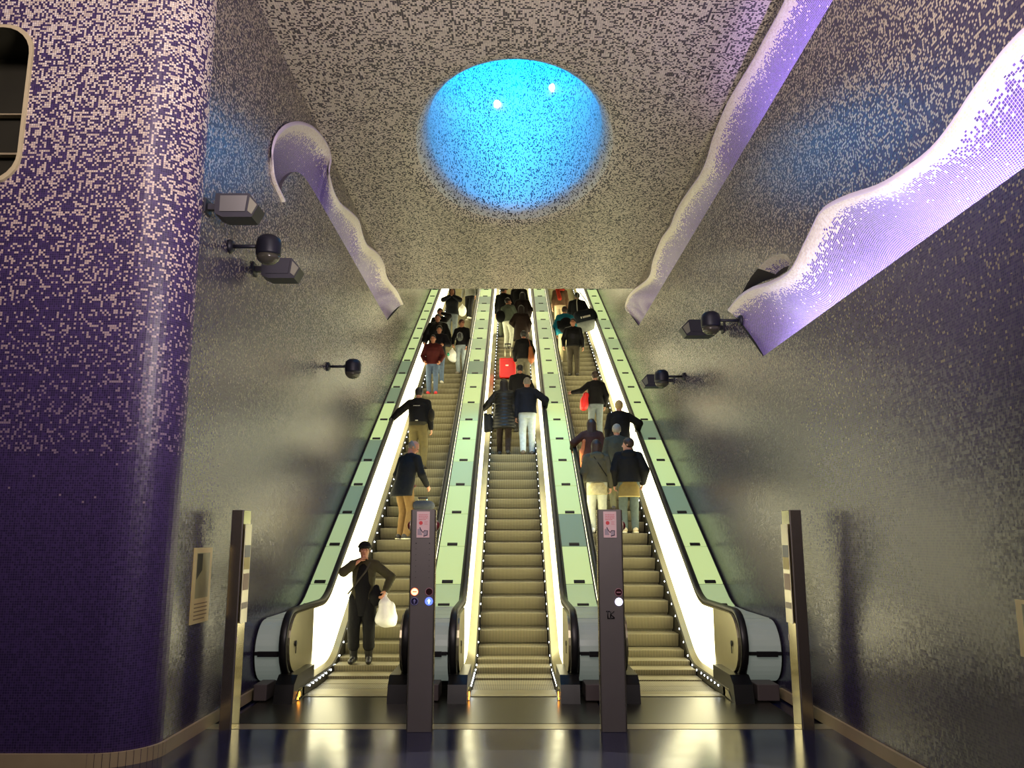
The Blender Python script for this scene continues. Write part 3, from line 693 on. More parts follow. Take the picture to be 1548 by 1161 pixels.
def pod(x, y, z, sgn, r, label):
    e = empty('wall_pod', (x, y, z)); tag(e, label, 'wall pod', 'dark round pods on the side walls')
    d = -sgn
    m = MB(); m.lathe([(0.075, 0), (0.075, 0.02), (0.05, 0.05)], axis='x', n=16); o = m.build('wall_mount', M_LAMP, e); o.scale = (d, 1, 1)
    m = MB(); m.tube([(d * 0.03, 0, 0), (d * 0.34, 0, 0.0)], 0.022, 8); m.build('arm', M_LAMP, e)
    m = MB(); m.lathe([(0.02, r * 1.28), (r * .6, r * 1.18), (r * .92, r * .9), (r, r * .5), (r, -r * .3), (r * .96, -r * .5)], (d * (0.34 + r * .6), 0, -0.04), n=24); hs = m.build('pod_housing', M_LAMP, e)
    m = MB(); m.lathe([(r * .95, -r * .5), (r * .85, -r * .85), (r * .5, -r * 1.15), (0.01, -r * 1.25)], (d * (0.34 + r * .6), 0, -0.04), n=24); m.build('pod_dome', mat('pod_dome', lin(70, 68, 60), 0.15), hs)
    return e
floodlight(XL, 7.58, 4.98, -1, 0.42, 'grey box floodlight, nearest of the left wall lamps', True)
pod(XL, 8.26, 4.83, -1, 0.13, 'dark pod on an arm beside the left floodlights')
floodlight(XL, 9.1, 4.86, -1, 0.44, 'dark blue box floodlight just beyond the left pod', False)
pod(XL, 13.0, 4.53, -1, 0.13, 'small dark pod far along the left wall, alone')
pod(XR, 10.85, 4.72, 1, 0.13, 'dark pod on an arm below the tip of the right cove')
floodlight(XR, 11.8, 4.86, 1, 0.52, 'dark floodlight beside the upper right pod', False)
pod(XR, 14.6, 4.68, 1, 0.13, 'dark pod farther along the right wall near the handrail')
floodlight(XR, 15.6, 4.80, 1, 0.52, 'dark floodlight beyond the lower right pod', False)

#@@PEOPLE@@
# ------------------------------------------------------------------ people: bodies grown from smooth distance fields
class Field:
    def __init__(s, lo, hi, h):
        s.lo = np.array(lo, float); s.h = h
        s.n = np.ceil((np.array(hi) - s.lo) / h).astype(int) + 1
        s.F = np.full(s.n, 0.3, np.float32)
        s.ax = [s.lo[i] + h * np.arange(s.n[i]) for i in range(3)]
    def block(s, lo, hi):
        a = np.clip(np.floor((np.array(lo) - s.lo) / s.h).astype(int), 0, s.n); b = np.clip(np.ceil((np.array(hi) - s.lo) / s.h).astype(int) + 1, 0, s.n)
        sl = tuple(slice(int(p), int(q)) for p, q in zip(a, b))
        X, Y, Z = np.meshgrid(*[s.ax[i][sl[i]] for i in range(3)], indexing='ij')
        return sl, X, Y, Z
    def put(s, sl, d, k):
        a = s.F[sl]
        if a.size == 0: return
        if k > 0:
            h = np.maximum(k - np.abs(a - d), 0) / k; s.F[sl] = np.minimum(a, d) - h * h * k * 0.25
        else: s.F[sl] = np.minimum(a, d)
    def cone(s, a, b, ra, rb, k=0.03):
        a = np.array(a, float); b = np.array(b, float); m = max(ra, rb) + k + 0.03
        sl, X, Y, Z = s.block(np.minimum(a, b) - m, np.maximum(a, b) + m)
        d = b - a; L = max(1e-9, d @ d)
        t = np.clip(((X - a[0]) * d[0] + (Y - a[1]) * d[1] + (Z - a[2]) * d[2]) / L, 0, 1)
        q = np.sqrt((X - a[0] - t * d[0]) ** 2 + (Y - a[1] - t * d[1]) ** 2 + (Z - a[2] - t * d[2]) ** 2) - (ra + (rb - ra) * t)
        s.put(sl, q, k)
    def ell(s, c, r, k=0.02, R=None, sub=False):
        c = np.array(c, float); r = np.array(r, float); m = r.max() + k + 0.03
        sl, X, Y, Z = s.block(c - m, c + m)
        P = np.stack([X - c[0], Y - c[1], Z - c[2]], -1)
        if R is not None: P = P @ R            # world -> local (R columns are local axes)
        k0 = np.sqrt(((P / r) ** 2).sum(-1)); k1 = np.sqrt(((P / r ** 2) ** 2).sum(-1)) + 1e-9
        d = k0 * (k0 - 1) / k1
        if sub:
            a = s.F[sl]; d = -d
            if k > 0:
                h = np.maximum(k - np.abs(a - d), 0) / k; s.F[sl] = np.maximum(a, d) + h * h * k * .25
            else: s.F[sl] = np.maximum(a, d)
        else: s.put(sl, d, k)
    def loft(s, rows, lean=(0, 0), k=0.03, ridge=0.0, pitch=0.075):
        """upright column of elliptical section: rows of (z, rx, ry, y offset)"""
        rows = sorted(rows); zs = [r[0] for r in rows]
        mx = max(max(r[1], r[2]) for r in rows) + 0.15
        sl, X, Y, Z = s.block((-mx - .2, -mx - .2, zs[0] - 0.1), (mx + .2, mx + .2, zs[-1] + 0.1))
        rx = np.interp(Z, zs, [r[1] for r in rows]); ry = np.interp(Z, zs, [r[2] for r in rows]); yo = np.interp(Z, zs, [r[3] if len(r) > 3 else 0 for r in rows])
        x = X - lean[0] * (Z - 0.95); y = Y - yo - lean[1] * (Z - 0.95)
        q = (np.sqrt((x / rx) ** 2 + (y / ry) ** 2) - 1) * np.minimum(rx, ry)
        if ridge: q = q - ridge * np.abs(np.sin(Z * math.pi / pitch)) ** 0.6
        q = np.maximum(q, np.maximum(zs[0] - Z, Z - zs[-1]))
        s.put(sl, q, k)
    def cut(s, n, d):
        """remove where n.p > d"""
        X, Y, Z = np.meshgrid(*s.ax, indexing='ij'); s.F = np.maximum(s.F, n[0] * X + n[1] * Y + n[2] * Z - d).astype(np.float32)
    def mesh(s, name, mt, scale=1.0):
        F = s.F; F[0] = F[-1] = 0.3; F[:, 0] = F[:, -1] = 0.3; F[:, :, 0] = F[:, :, -1] = 0.3
        ins = F < 0; nx, ny, nz = F.shape
        acc = np.zeros((nx - 1, ny - 1, nz - 1, 3), np.float32); cnt = np.zeros((nx - 1, ny - 1, nz - 1), np.float32)
        cs = [(i, j, k) for i in (0, 1) for j in (0, 1) for k in (0, 1)]
        V = lambda A, c: A[c[0]:nx - 1 + c[0], c[1]:ny - 1 + c[1], c[2]:nz - 1 + c[2]]
        for c in cs:
            for ax in range(3):
                if c[ax]: continue
                e = list(c); e[ax] = 1
                a, b_ = V(F, c), V(F, e); m = (a < 0) != (b_ < 0)
                t = np.where(m, a / np.where(m, a - b_, 1), 0)
                for q in range(3): acc[..., q] += np.where(m, c[q] + (t if q == ax else 0), 0)
                cnt += m
        act = cnt > 0; ids = np.full(act.shape, -1, np.int32); ids[act] = np.arange(act.sum())
        P = np.argwhere(act); vt = (P + acc[act] / cnt[act][:, None]) * s.h + s.lo
        faces = []
        for ax in range(3):
            o1, o2 = [(1, 2), (2, 0), (0, 1)][ax]
            a = np.take(ins, range(F.shape[ax] - 1), ax); b_ = np.take(ins, range(1, F.shape[ax]), ax)
            for flip, m in ((False, a & ~b_), (True, ~a & b_)):
                E = np.argwhere(m)
                if not len(E): continue
                d1 = np.zeros(3, int); d1[o1] = 1; d2 = np.zeros(3, int); d2[o2] = 1
                Q = [ids[tuple((E - x).T)] for x in (d1 + d2, d2, np.zeros(3, int), d1)]
                # neighbours in cyclic order
                Q = [ids[tuple((E - d1 - d2).T)], ids[tuple((E - d2).T)], ids[tuple(E.T)], ids[tuple((E - d1).T)]]
                if flip: Q = Q[::-1]
                faces.append(np.stack(Q, 1))
        if not faces: return None
        Fc = np.concatenate(faces)
        me = bpy.data.meshes.new(name)
        nv, nf = len(vt), len(Fc)
        me.vertices.add(nv); me.vertices.foreach_set('co', (vt * scale).astype(np.float32).ravel())
        me.loops.add(nf * 4); me.loops.foreach_set('vertex_index', Fc.astype(np.int32).ravel())
        me.polygons.add(nf); me.polygons.foreach_set('loop_start', np.arange(0, nf * 4, 4, dtype=np.int32)); me.polygons.foreach_set('loop_total', np.full(nf, 4, np.int32))
        me.polygons.foreach_set('use_smooth', np.ones(nf, bool))
        me.update(calc_edges=True); me.validate(); me.materials.append(mt)
        return me

def ik(a, c, l1, l2, pole):
    a = np.array(a, float); c = np.array(c, float); d = c - a; L = np.linalg.norm(d)
    if L > (l1 + l2) * 0.998: c = a + d / L * (l1 + l2) * 0.998; d = c - a; L = np.linalg.norm(d)
    u = d / L; x = (l1 * l1 - l2 * l2 + L * L) / (2 * L); hgt = math.sqrt(max(0, l1 * l1 - x * x))
    p = np.array(pole, float); p = p - u * (p @ u); p /= max(1e-6, np.linalg.norm(p))
    return a + u * x + p * hgt, c

def cloth(name, c=(18, 18, 19), rough=0.85, vary=0.22): return mat('cloth_' + name, [q * (0.62 if max(c) < 60 else 0.9) for q in lin(*c)], rough, 0, bump=0.5, bscale=16, vary=vary, spec=0.25)
SKIN = {k: mat('skin_' + k, lin(*c), 0.5, vary=0.06, bscale=9, spec=0.35) for k, c in dict(fair=(206, 152, 122), tan=(178, 122, 92), warm=(192, 136, 104)).items()}
HAIRM = {k: mat('hair_' + k, lin(*c), 0.5, vary=0.3, bscale=60, bump=0.4) for k, c in dict(black=(22, 18, 17), brown=(52, 34, 24), dark=(34, 25, 20), grey=(150, 144, 130), blond=(176, 150, 98), silver=(120, 114, 104), auburn=(74, 40, 26)).items()}
M_EYE = mat('eye_dark', lin(24, 18, 16), 0.2); M_LIP = mat('lip_tone', lin(148, 84, 76), 0.45)
EC = {'L': (-1.93, 0.08), 'M': (0.0, 0.0), 'R': (1.93, -0.08)}

def person(label, esc, k, x, H=1.72, face=0, hands=None, top=None, leg=None, shoe=(30, 28, 28), hair='dark', hstyle='short', skin='fair', lean=(0, 0),
           turn=0, nod=0, feet=None, female=False, dy=0.0, group='people riding the escalators', fine=False, extra=None, curl=0.9):
    xc, off = EC[esc]
    Y = 10.48 + off + RUN * k; s = H / 1.72
    e = empty('person', (xc + x, Y + 0.165 + dy, gs(Y) + 0.008), math.radians(face)); tag(e, label, 'person', group)
    top = dict(top or {}); top['w'] = top.get('w', 0.0) + 0.016; top = dict(dict(name='coat', c=(22, 22, 24), hem=0.80, w=0.0, ridge=0, hood=False, open=None, coll=True), **(top or {}))
    leg = dict(dict(name='jeans', c=(88, 100, 120), fit=1.0), **(leg or {}))
    h = 0.0085 if fine else 0.011
    fw = 0.92 if female else 1.0
    lx, ly = lean
    def T(p):           # lean of the upper body
        z = p[2] - 0.95
        return (p[0] + (lx * z if z > 0 else 0), p[1] + (ly * z if z > 0 else 0), p[2])
    shx = 0.185 * fw; hands = hands or {}
    sh = {sd: np.array(T((sd * shx, -0.005, 1.385))) for sd in (-1, 1)}
    feet = feet or {-1: (-0.095, 0.02, 0), 1: (0.095, -0.01, 0)}
    hip = {sd: np.array((sd * 0.088, 0.0, 0.90)) for sd in (-1, 1)}
    J = {}
    for sd in (-1, 1):
        fx, fy, fz = feet[sd]
        kn, an = ik(hip[sd], (fx, fy, fz + 0.085), 0.425, 0.41, (sd * .12, 1, 0)); J['l', sd] = (kn, an)
        hd = hands.get(sd, (sd * (shx + 0.075), 0.03, 0.80))
        pole = (sd * 0.7, -0.8, -0.35)
        if len(hd) > 3: pole = hd[3]
        el, wr_ = ik(sh[sd], np.array(hd[:3]), 0.285, 0.255, pole); J['a', sd] = (el, wr_)
    lo = np.array([-0.85, -0.75, -0.02]); hi = np.array([0.85, 0.75, 1.86])
    pts = np.array([q for v in J.values() for q in v]); lo = np.minimum(pts.min(0) - 0.26, (-0.36, -0.30, -0.02)); hi = np.maximum(pts.max(0) + 0.26, (0.36, 0.32, 1.84))
    lo[2] = min(-0.02, min(feet[-1][2], feet[1][2]) - 0.03); hi += abs(np.array([lx, ly, 0])) * 0.9; lo -= abs(np.array([lx, ly, 0])) * 0.9; hi[2] = 1.84
    B = Field(lo, hi, h)
    # ---- skin body
    B.loft([(0.80, .12, .09), (0.88, .150 * (1.04 if female else 1), .105), (0.98, .148, .105), (1.08, .128 * fw, .092), (1.22, .148 * fw, .102, .005), (1.34, .150 * fw, .095), (1.42, .105 * fw, .065), (1.46, .058, .055)], (lx, ly))
    for sd in (-1, 1):
        kn, an = J['l', sd]; el, wr_ = J['a', sd]
        B.cone(hip[sd], kn, .076, .052, .03); B.cone(kn, an, .052, .035, .02); B.cone(kn + (an - kn) * .15 - np.array([0, .02, 0]), kn + (an - kn) * .55, .04, .03, .03)
        B.cone(an - np.array([0, .035, .05]), an + np.array([sd * .02, .13, -.055]), .032, .026, .02)
        B.cone(T((sd * .07, 0, 1.40)), sh[sd], .055, .052, .03); B.cone(sh[sd], el, .046, .036, .02); B.cone(el, wr_, .036, .024, .015)
        # hand: palm, four bent fingers, thumb
        d = (wr_ - el) / np.linalg.norm(wr_ - el)
        up = np.array([0, 0, 1.0]) if abs(d[2]) < .8 else np.array([0, 1.0, 0])
        pn = np.array([-sd, 0, 0]) if abs(d[0]) < .75 else np.array([0, 0, -1.0])       # palm faces the body (or down)
        pn = pn - d * (pn @ d); pn /= np.linalg.norm(pn); sx_ = np.cross(d, pn); 
        if (sx_[1] if abs(d[2]) > .5 else sx_[2]) < 0: sx_ = -sx_                          # thumb side: forward or up
        pc = wr_ + d * .045
        for o_ in (-.024, -.008, .008, .024): B.cone(wr_ + d * .012 + sx_ * o_ * .6, wr_ + d * .085 + sx_ * o_, .014, .013, .010)
        for o_, ln in ((.027, .036), (.009, .041), (-.009, .038), (-.027, .030)):
            b0 = wr_ + d * .088 + sx_ * o_; dd = d * math.cos(curl * .5) + pn * math.sin(curl * .5); b1 = b0 + dd * ln
            d2 = d * math.cos(curl * 1.4) + pn * math.sin(curl * 1.4); b2 = b1 + d2 * ln * .9
            B.cone(b0, b1, .0095, .009, .004); B.cone(b1, b2, .009, .0075, .002)
        t0 = wr_ + d * .03 + sx_ * .022; t1 = t0 + (d * .6 + sx_ * .62 + pn * .4) * .042; t2 = t1 + (d * .9 + pn * .5) * .032
        B.cone(t0, t1, .0125, .0105, .008); B.cone(t1, t2, .0105, .008, .003)
    # head
    hc = np.array(T((0, 0.015 + ly * .02, 1.605))); ya, pa = math.radians(turn), math.radians(nod)
    R = np.array(Matrix.Rotation(ya, 3, 'Z') @ Matrix.Rotation(pa, 3, 'X'))
    hp = lambda x_, y_, z_: hc + R @ np.array((x_, y_, z_))
    B.cone(T((0, -.012, 1.42)), hp(0, -.02, -.06), .056, .050, .03)
    B.ell(hp(0, -.012, .022), (.074, .092, .092), .02, R); B.ell(hp(0, .022, -.045), (.058, .066, .078), .03, R); B.ell(hp(0, .062, -.098), (.026, .022, .02), .03, R)
    B.cone(hp(-.028, .074, .026), hp(.028, .074, .026), .013, .013, .012)
    B.cone(hp(0, .082, .012), hp(0, .104, -.030), .008, .0135, .008); B.cone(hp(-.03, .07, -.025), hp(.03, .07, -.025), .018, .018, .02)
    for sd in (-1, 1):
        B.ell(hp(sd * .077, -.008, -.008), (.010, .020, .030), .008, R)
        B.ell(hp(sd * .031, .098, .004), (.014, .012, .009), .008, R, sub=True)
    B.cone(hp(-.016, .079, -.062), hp(.016, .079, -.062), .009, .009, .008)
    link('body', B.mesh('body', SKIN[skin], s), e)
    # ---- face details
    fdir = (R @ np.array([0, 1, 0])); worldf = Matrix.Rotation(math.radians(face), 3, 'Z') @ Vector(fdir)
    if worldf.y < 0.3:
        for sd in (-1, 1):
            m = MB(); m.lathe([(0.001, -.006), (.0065, -.004), (.009, 0), (.0065, .004), (0.001, .006)], n=10); o = m.build('eye', M_EYE, e, True); o.location = Vector(hp(sd * .031, .0845, .004)) * s; o.scale = (s, s, s)
            m = MB(); m.tube([tuple(Vector(hp(sd * .016, .087, .024)) * s), tuple(Vector(hp(sd * .034, .085, .029)) * s), tuple(Vector(hp(sd * .05, .074, .023)) * s)], [.004, .005, .003], 6); m.build('eyebrow', HAIRM[hair], e, True)
        m = MB(); m.tube([tuple(Vector(hp(-.022, .083, -.062)) * s), tuple(Vector(hp(0, .0895, -.061)) * s), tuple(Vector(hp(.022, .083, -.062)) * s)], [.003, .006, .003], 6); m.build('mouth', M_LIP, e, True)
    # ---- hair or hat
    if hstyle != 'bald':
        Hf = Field(hc - np.array([.2, .3, .5]), hc + np.array([.2, .2, .2]), h)
        thick = {'short': .006, 'buzz': -.002, 'long': .014, 'bun': .008, 'hat': .004, 'fringe': .002}.get(hstyle, 0)
        Hf.ell(hp(0, -.014, .024), (.082 + thick, .100 + thick, .101 + thick), 0, R)
        n_ = R @ np.array((0, .8, -.6)); Hf.cut(n_, n_ @ hc + (.030 if hstyle != 'buzz' else .02))
        n_ = R @ np.array((0, -.25, -.97)); Hf.cut(n_, n_ @ hc + .075)
        if hstyle == 'fringe':      # bald crown, hair round the back
            n_ = R @ np.array((0, .5, .87)); Hf.cut(n_, n_ @ hc + .03)
        if hstyle == 'long':
            for a, b_, ra, rb in (((-.045, -.06, .02), (-.07, -.085, -.30), .05, .035), ((.045, -.06, .02), (.07, -.085, -.30), .05, .035), ((0, -.075, .02), (0, -.105, -.36), .055, .035), ((-.068, .0, -.0), (-.085, -.015, -.24), .022, .02), ((.068, .0, -.0), (.085, -.015, -.24), .022, .02)):
                Hf.cone(hp(*a), hp(*b_), ra, rb, .03)
        if hstyle == 'bun': Hf.ell(hp(0, -.115, .045), (.04, .038, .04), .01, R)
        me = Hf.mesh('hair', HAIRM[hair], s)
        if me: link('hair', me, e)
        if hstyle == 'hat':
            K = Field(hc - .22, hc + .22, h * .8); K.ell(hp(0, -.006, .045), (.094, .112, .085), 0, R); n_ = R @ np.array((0, -.10, -1)); K.cut(n_, n_ @ hc - .028)
            K.ell(hp(0, .095, .048), (.075, .06, .012), .012, R); K.ell(hp(0, -.0, .05), (.104, .12, .022), .01, R); link('cap', K.mesh('cap', cloth('cap_black', (20, 19, 20)), s), e)
    # ---- trousers, shoes
    tw = leg['fit'] * 1.09; Tf = Field(lo, np.array([hi[0], hi[1], 1.08]), h)
    Tf.loft([(0.80, .13 * tw, .10), (0.88, .166, .122), (1.0, .162, .118), (1.04, .15 * fw, .11)], (0, 0))
    for sd in (-1, 1):
        kn, an = J['l', sd]; Tf.cone(hip[sd] - np.array([0, 0, .0]), kn, .093 * tw, .067 * tw, .03); Tf.cone(kn, an + (kn - an) * (.40 if leg.get('crop') else .02), .067 * tw, (.064 if leg.get('crop') else .055) * tw, .02)
        if leg.get('crop'): pass
    link('trousers' if leg['name'] != 'tights' else 'tights', Tf.mesh('trousers', cloth('leg_%d_%d_%d' % leg['c'], leg['c'], vary=leg.get('vary', .25)), s), e)
    for sd in (-1, 1):
        kn, an = J['l', sd]; c = np.array(feet[sd]); Sf = Field(c + (-.12, -.16, -.02), c + (.12, .26, .34 if leg.get('boots') else .14), h)
        Sf.cone(c + (0, -.05, .045), c + (sd * .018, .13, .038), .045, .042, .02); Sf.cone(c + (0, -.04, .06), an + (0, 0, .0), .042, .045, .02)
        if leg.get('boots'): Sf.cone(an, an + (kn - an) * .48, .052, .066, .02)
        Sf.cut((0, 0, -1), -c[2] - .0); sc = shoe if isinstance(shoe, tuple) else shoe
        o = link('shoe' if not leg.get('boots') else 'boot', Sf.mesh('shoe', mat('shoe_%d_%d_%d' % sc, lin(*sc), 0.35 if leg.get('boots') else .6), s), e)
        if leg.get('sole'):
            m = MB(); m.rbox((c[0] - .047 + sd * .006, c[1] - .095, c[2]), (c[0] + .047 + sd * .006, c[1] + .175, c[2] + .024), .035, axis=2); q = m.build('sole', mat('sole_pale', lin(230, 224, 190), .6), o); q.scale = (s, s, s)
    # ---- jacket with sleeves
    w = top['w']; G = Field(lo, hi, h); hem = top['hem']
    rows = [(0.95, .176 + w, .135 + w), (1.08, .165 * fw + w, .125 + w), (1.22, .180 * fw + w, .136 + w, .005), (1.33, .176 * fw + w, .125 + w), (1.40, .125 * fw + w, .088 + w), (1.455, .075 + w * .5, .07 + w * .4, -.005)]
    if hem < .95: rows = [(hem, .184 + w + (.95 - hem) * top.get('flare', .05), .142 + w + (.95 - hem) * top.get('flare', .05))] + rows
    else: rows = [r_ for r_ in rows if r_[0] > hem + .03]; rows = [(hem, rows[0][1], rows[0][2])] + rows
    G.loft(rows, (lx, ly), ridge=top['ridge'])
    for sd in (-1, 1):
        el, wr_ = J['a', sd]; r0 = top.get('sl', 0.0) + w * .5
        G.cone(T((sd * .05, -.01, 1.43)), sh[sd], .055 + w * .4, .060 + r0 * .6, .05); G.cone(sh[sd], el, .062 + r0 * .8, .055 + r0, .02)
        end = el + (wr_ - el) * top.get('cuff', .93); G.cone(el, end, .055 + r0, .042 + r0 * .7, .02)
    if top['coll']:
        G.cone(T((-.04, -.03, 1.45)), T((.04, -.03, 1.45)), .045, .045, .03)
    if top['hood']:
        G.ell(T((0, -.095, 1.43)), (.125, .065, .075), .03); G.ell(T((0, -.105, 1.36)), (.085, .045, .08), .03)
    if top['open']: G.ell((top.get('ox', 0), .21, 1.02), (top['open'], .15, .62), .01, sub=True)
    col = cloth('top_%d_%d_%d' % top['c'], top['c'], top.get('rough', .8))
    jo = link(top['name'], G.mesh(top['name'], col, s), e)
    jo['is_top'] = 1
    def wear(name, fn, mt, parent=None, lo_=None, hi_=None, hh=None):
        f = Field(lo if lo_ is None else lo_, hi if hi_ is None else hi_, hh or h); fn(f); me = f.mesh(name, mt, s)
        return link(name, me, parent or e) if me else None
    if extra: extra(e, wear, T, J, hp, s)
    e['_j'] = 0
    del e['_j']; del jo['is_top']
    M = Matrix.Translation(e.location) @ Matrix.Rotation(math.radians(face), 4, 'Z') @ Matrix.Scale(s, 4)
    return e, (lambda p: M @ Vector(p)), J

def strap(p, r=.012, n=6):
    def f(F):
        for a, b_ in zip(p, p[1:]): F.cone(a, b_, r, r, .01)
    return f

def bag_item(name, label, cat, fn, lo, hi, mt, at, rz=0, h=0.012, group=None, kids=()):
    """soft bag grown like the clothes; its own thing"""
    e = empty(name, at, rz); tag(e, label, cat, group)
    f = Field(lo, hi, h); fn(f); link('bag_body', f.mesh('bag_body', mt), e)
    for nm, pts, r, m2 in kids:
        m = MB(); m.tube(pts, r, 6); m.build(nm, m2, e, True)
    return e

def suitcase(label, at, rz, w, d, hgt, mt, pull, spots=True):
    e = empty('suitcase', at, rz); tag(e, label, 'suitcase')
    m = MB(); m.rbox((-w / 2, -d / 2, .05), (w / 2, d / 2, hgt), .05, axis=1, n=4); sh_ = m.build('shell', mt, e)
    m = MB()
    for i in range(5):
        x = -w * .32 + i * w * .16; m.box((x, -d / 2 - .008, .10), (x + .018, -d / 2 + .002, hgt - .08))
    m.build('ridge_panel', mt, sh_)
    if spots:
        m = MB(); m.box((-.06, -d / 2 - .010, hgt * .62), (.02, -d / 2 - .007, hgt * .68)); m.build('sticker', mat('sticker_white', lin(235, 225, 215), .5), sh_)
    for sx in (-1, 1):
        for sy in (-1, 1):
            m = MB(); m.lathe([(.022, -.012), (.026, 0), (.022, .012)], (sx * w * .38, sy * d * .32, .026), 'x', 12); m.build('wheel', M_BLACK, e)
    m = MB()
    for sx in (-.075, .075): m.tube([(sx, d * .3, hgt - .02), (sx, d * .3, hgt + pull)], .012, 8)
    po = m.build('telescopic_pole', M_POLISH, e)
    m = MB(); m.rbox((-.09, d * .3 - .016, hgt + pull - .015), (.09, d * .3 + .016, hgt + pull + .02), .012, axis=0); m.build('grip', M_BLACK, po)
    return e

BLK = (20, 20, 22); NAVY = (22, 26, 38)
# ======== left escalator
def x_scene(e, wear, T, J, hp, s):
    wear('dark_top', lambda F: F.loft([(.66, .172, .132, .012), (1.0, .15, .134, .014), (1.22, .135, .138, .016), (1.36, .10, .118, .012), (1.41, .06, .08, .01)], (0, 0)), cloth('black_jersey', (15, 15, 16)))
    wear('shoulder_strap', strap([(-.10, .10, 1.42), (-.05, .165, 1.30), (.10, .175, 1.10), (.20, .14, .98)], .013), cloth('strap_grey', (70, 66, 56)))
p1, W1, J1 = person('woman in black cap and olive jacket standing on the lowest left steps, facing down', 'L', 3, -0.16, 1.63, 180, {-1: (-.34, .13, 1.02, (-.8, -.6, .1)), 1: (.06, .17, 1.44, (.9, -.2, -.6))},
    dict(name='jacket', c=(66, 62, 40), hem=.70, w=-.008, sl=.008, open=.115), dict(name='trousers', c=(13, 13, 14), fit=1.2, boots=True, crop=True), (16, 16, 17), 'black', 'hat', 'warm', turn=8, female=True, feet={-1: (-.11, .02, 0), 1: (.11, .02, 0)}, fine=True, extra=x_scene)
plastic = mat('white_plastic', lin(232, 232, 222), .35, vary=.08, bscale=9, bump=.9)
def fbag(F):
    F.cone((0, 0, 0), (0.0, 0, -.10), .02, .06, .02); F.cone((0, 0, -.12), (0.02, 0, -.30), .08, .125, .05); F.ell((0.03, 0, -.30), (.15, .085, .11), .04); F.cone((-.07, 0, -.34), (.12, .0, -.37), .05, .045, .04); F.ell((.10, .02, -.22), (.05, .07, .13), .04)
hw = W1(J1['a', -1][1]) + Vector((0, -.02, -.055))
bag_item('plastic_bag', 'white plastic bag hanging from the hand of the lowest woman', 'bag', fbag, (-.25, -.2, -.5), (.3, .2, .08), plastic, hw, kids=[('bag_handle', [(-.012, 0, -.03), (-.03, 0.0, .02), (0, 0, .05), (.03, 0, .02), (.012, 0, -.03)], .007, plastic)])
hs = W1((-.20, .10, .93))
bag_item('shoulder_bag', 'black shoulder bag at the hip of the lowest woman', 'bag', lambda F: (F.ell((0, 0, 0), (.09, .05, .12), .02), F.ell((0, 0, .02), (.10, .06, .07), .02), F.ell((0.0, -.02, .12), (.045, .04, .05), .03)), (-.16, -.14, -.2), (.16, .14, .25), cloth('bag_black', (18, 18, 19)), hs, math.pi)

p, Wp, Jp = person('bald man in dark coat and tan trousers bending over his trolley case', 'L', 12, -0.06, 1.80, -38, {1: (.27, .30, .93, (.5, -.9, 0)), -1: (-.10, .22, .98)},
    dict(name='coat', c=(30, 33, 34), hem=.74, w=.008), dict(name='trousers', c=(132, 104, 62), fit=1.05, sole=True), (52, 48, 42), 'silver', 'fringe', 'tan', lean=(0.05, .26), turn=-45, nod=-34, feet={-1: (-.09, .03, 0), 1: (.10, -.02, 0)})
suitcase('pale hard trolley case beside the tan trousers of the bald man', (-1.93 + .30, 10.56 + RUN * 12 + .17, g(10.56 + RUN * 12) + .012), .25, .36, .22, .52, mat('case_cream', lin(206, 200, 160), .35), .22, False)
bag_item('travel_bag', 'dark rounded travel bag lying on the pale trolley case', 'bag', lambda F: (F.cone((-.10, 0, .09), (.12, 0, .09), .085, .08, .03), F.ell((0.02, 0, .08), (.19, .10, .085), .03)), (-.3, -.16, -.04), (.32, .16, .26), cloth('bag_slate', (58, 62, 70)), (-1.93 + .30, 10.56 + RUN * 12 + .12, g(10.56 + RUN * 12) + .525), .15)
def x_l3(e, wear, T, J, hp, s):
    m = MB()
    for i in range(6): m.box((-.075 + i * .024, -.155, 1.30 + .002 * (i % 2)), (-.058 + i * .024, -.150, 1.313))
    o = m.build('back_lettering', mat('print_white', lin(210, 205, 190), .6), e); o.scale = (s, s, s); o.location = (0, -.012, 0)
    wear('waist_belt', lambda F: F.loft([(.90, .195, .155), (.99, .192, .152)], (0, 0)), cloth('belt_olive', (60, 56, 38)))
    wear('hem_tag', lambda F: F.cone((-.02, -.165, 1.0), (.02, -.165, 1.0), .012, .012), mat('print_white'))
p, Wp, Jp = person('man in black jacket and olive trousers, arm stretched to the left handrail', 'L', 19, -0.12, 1.78, -4, {-1: (-.62, .10, 1.02, (-.2, -.5, .6)), 1: (.27, .06, .84)},
    dict(name='jacket', c=BLK, hem=.97, w=.012, sl=.008), dict(name='trousers', c=(98, 88, 54), fit=1.12), (40, 34, 28), 'black', 'short', 'warm', lean=(0.0, .06), nod=-8, feet={-1: (-.10, .02, 0), 1: (.12, .02, 0)}, extra=x_l3)
bag_item('shoulder_bag', 'dark bag at the right hip of the man holding the left handrail', 'bag', lambda F: F.ell((0, 0, 0), (.07, .12, .14), .02), (-.14, -.2, -.2), (.14, .2, .2), cloth('bag_brown', (44, 40, 30)), Wp((.29, -.05, 1.12)))
person('boy in maroon jacket, blue jeans and red shoes, facing down', 'L', 30, -0.22, 1.64, 180, {-1: (-.22, .12, .93), 1: (.22, .12, .93)}, dict(name='jacket', c=(78, 26, 24), hem=.86, w=.012), dict(c=(84, 100, 124), fit=1.0), (205, 48, 54), 'dark', 'buzz', 'tan', nod=-8)
person('youth in dark top and jeans, second behind the maroon jacket, hands forward', 'L', 32, -0.12, 1.67, 172, {-1: (-.20, .28, 1.08), 1: (.06, .26, 1.02)}, dict(name='jacket', c=(26, 24, 30), hem=.86), dict(c=(88, 104, 126)), (200, 196, 180), 'black', 'short', 'tan', nod=-12, turn=14)
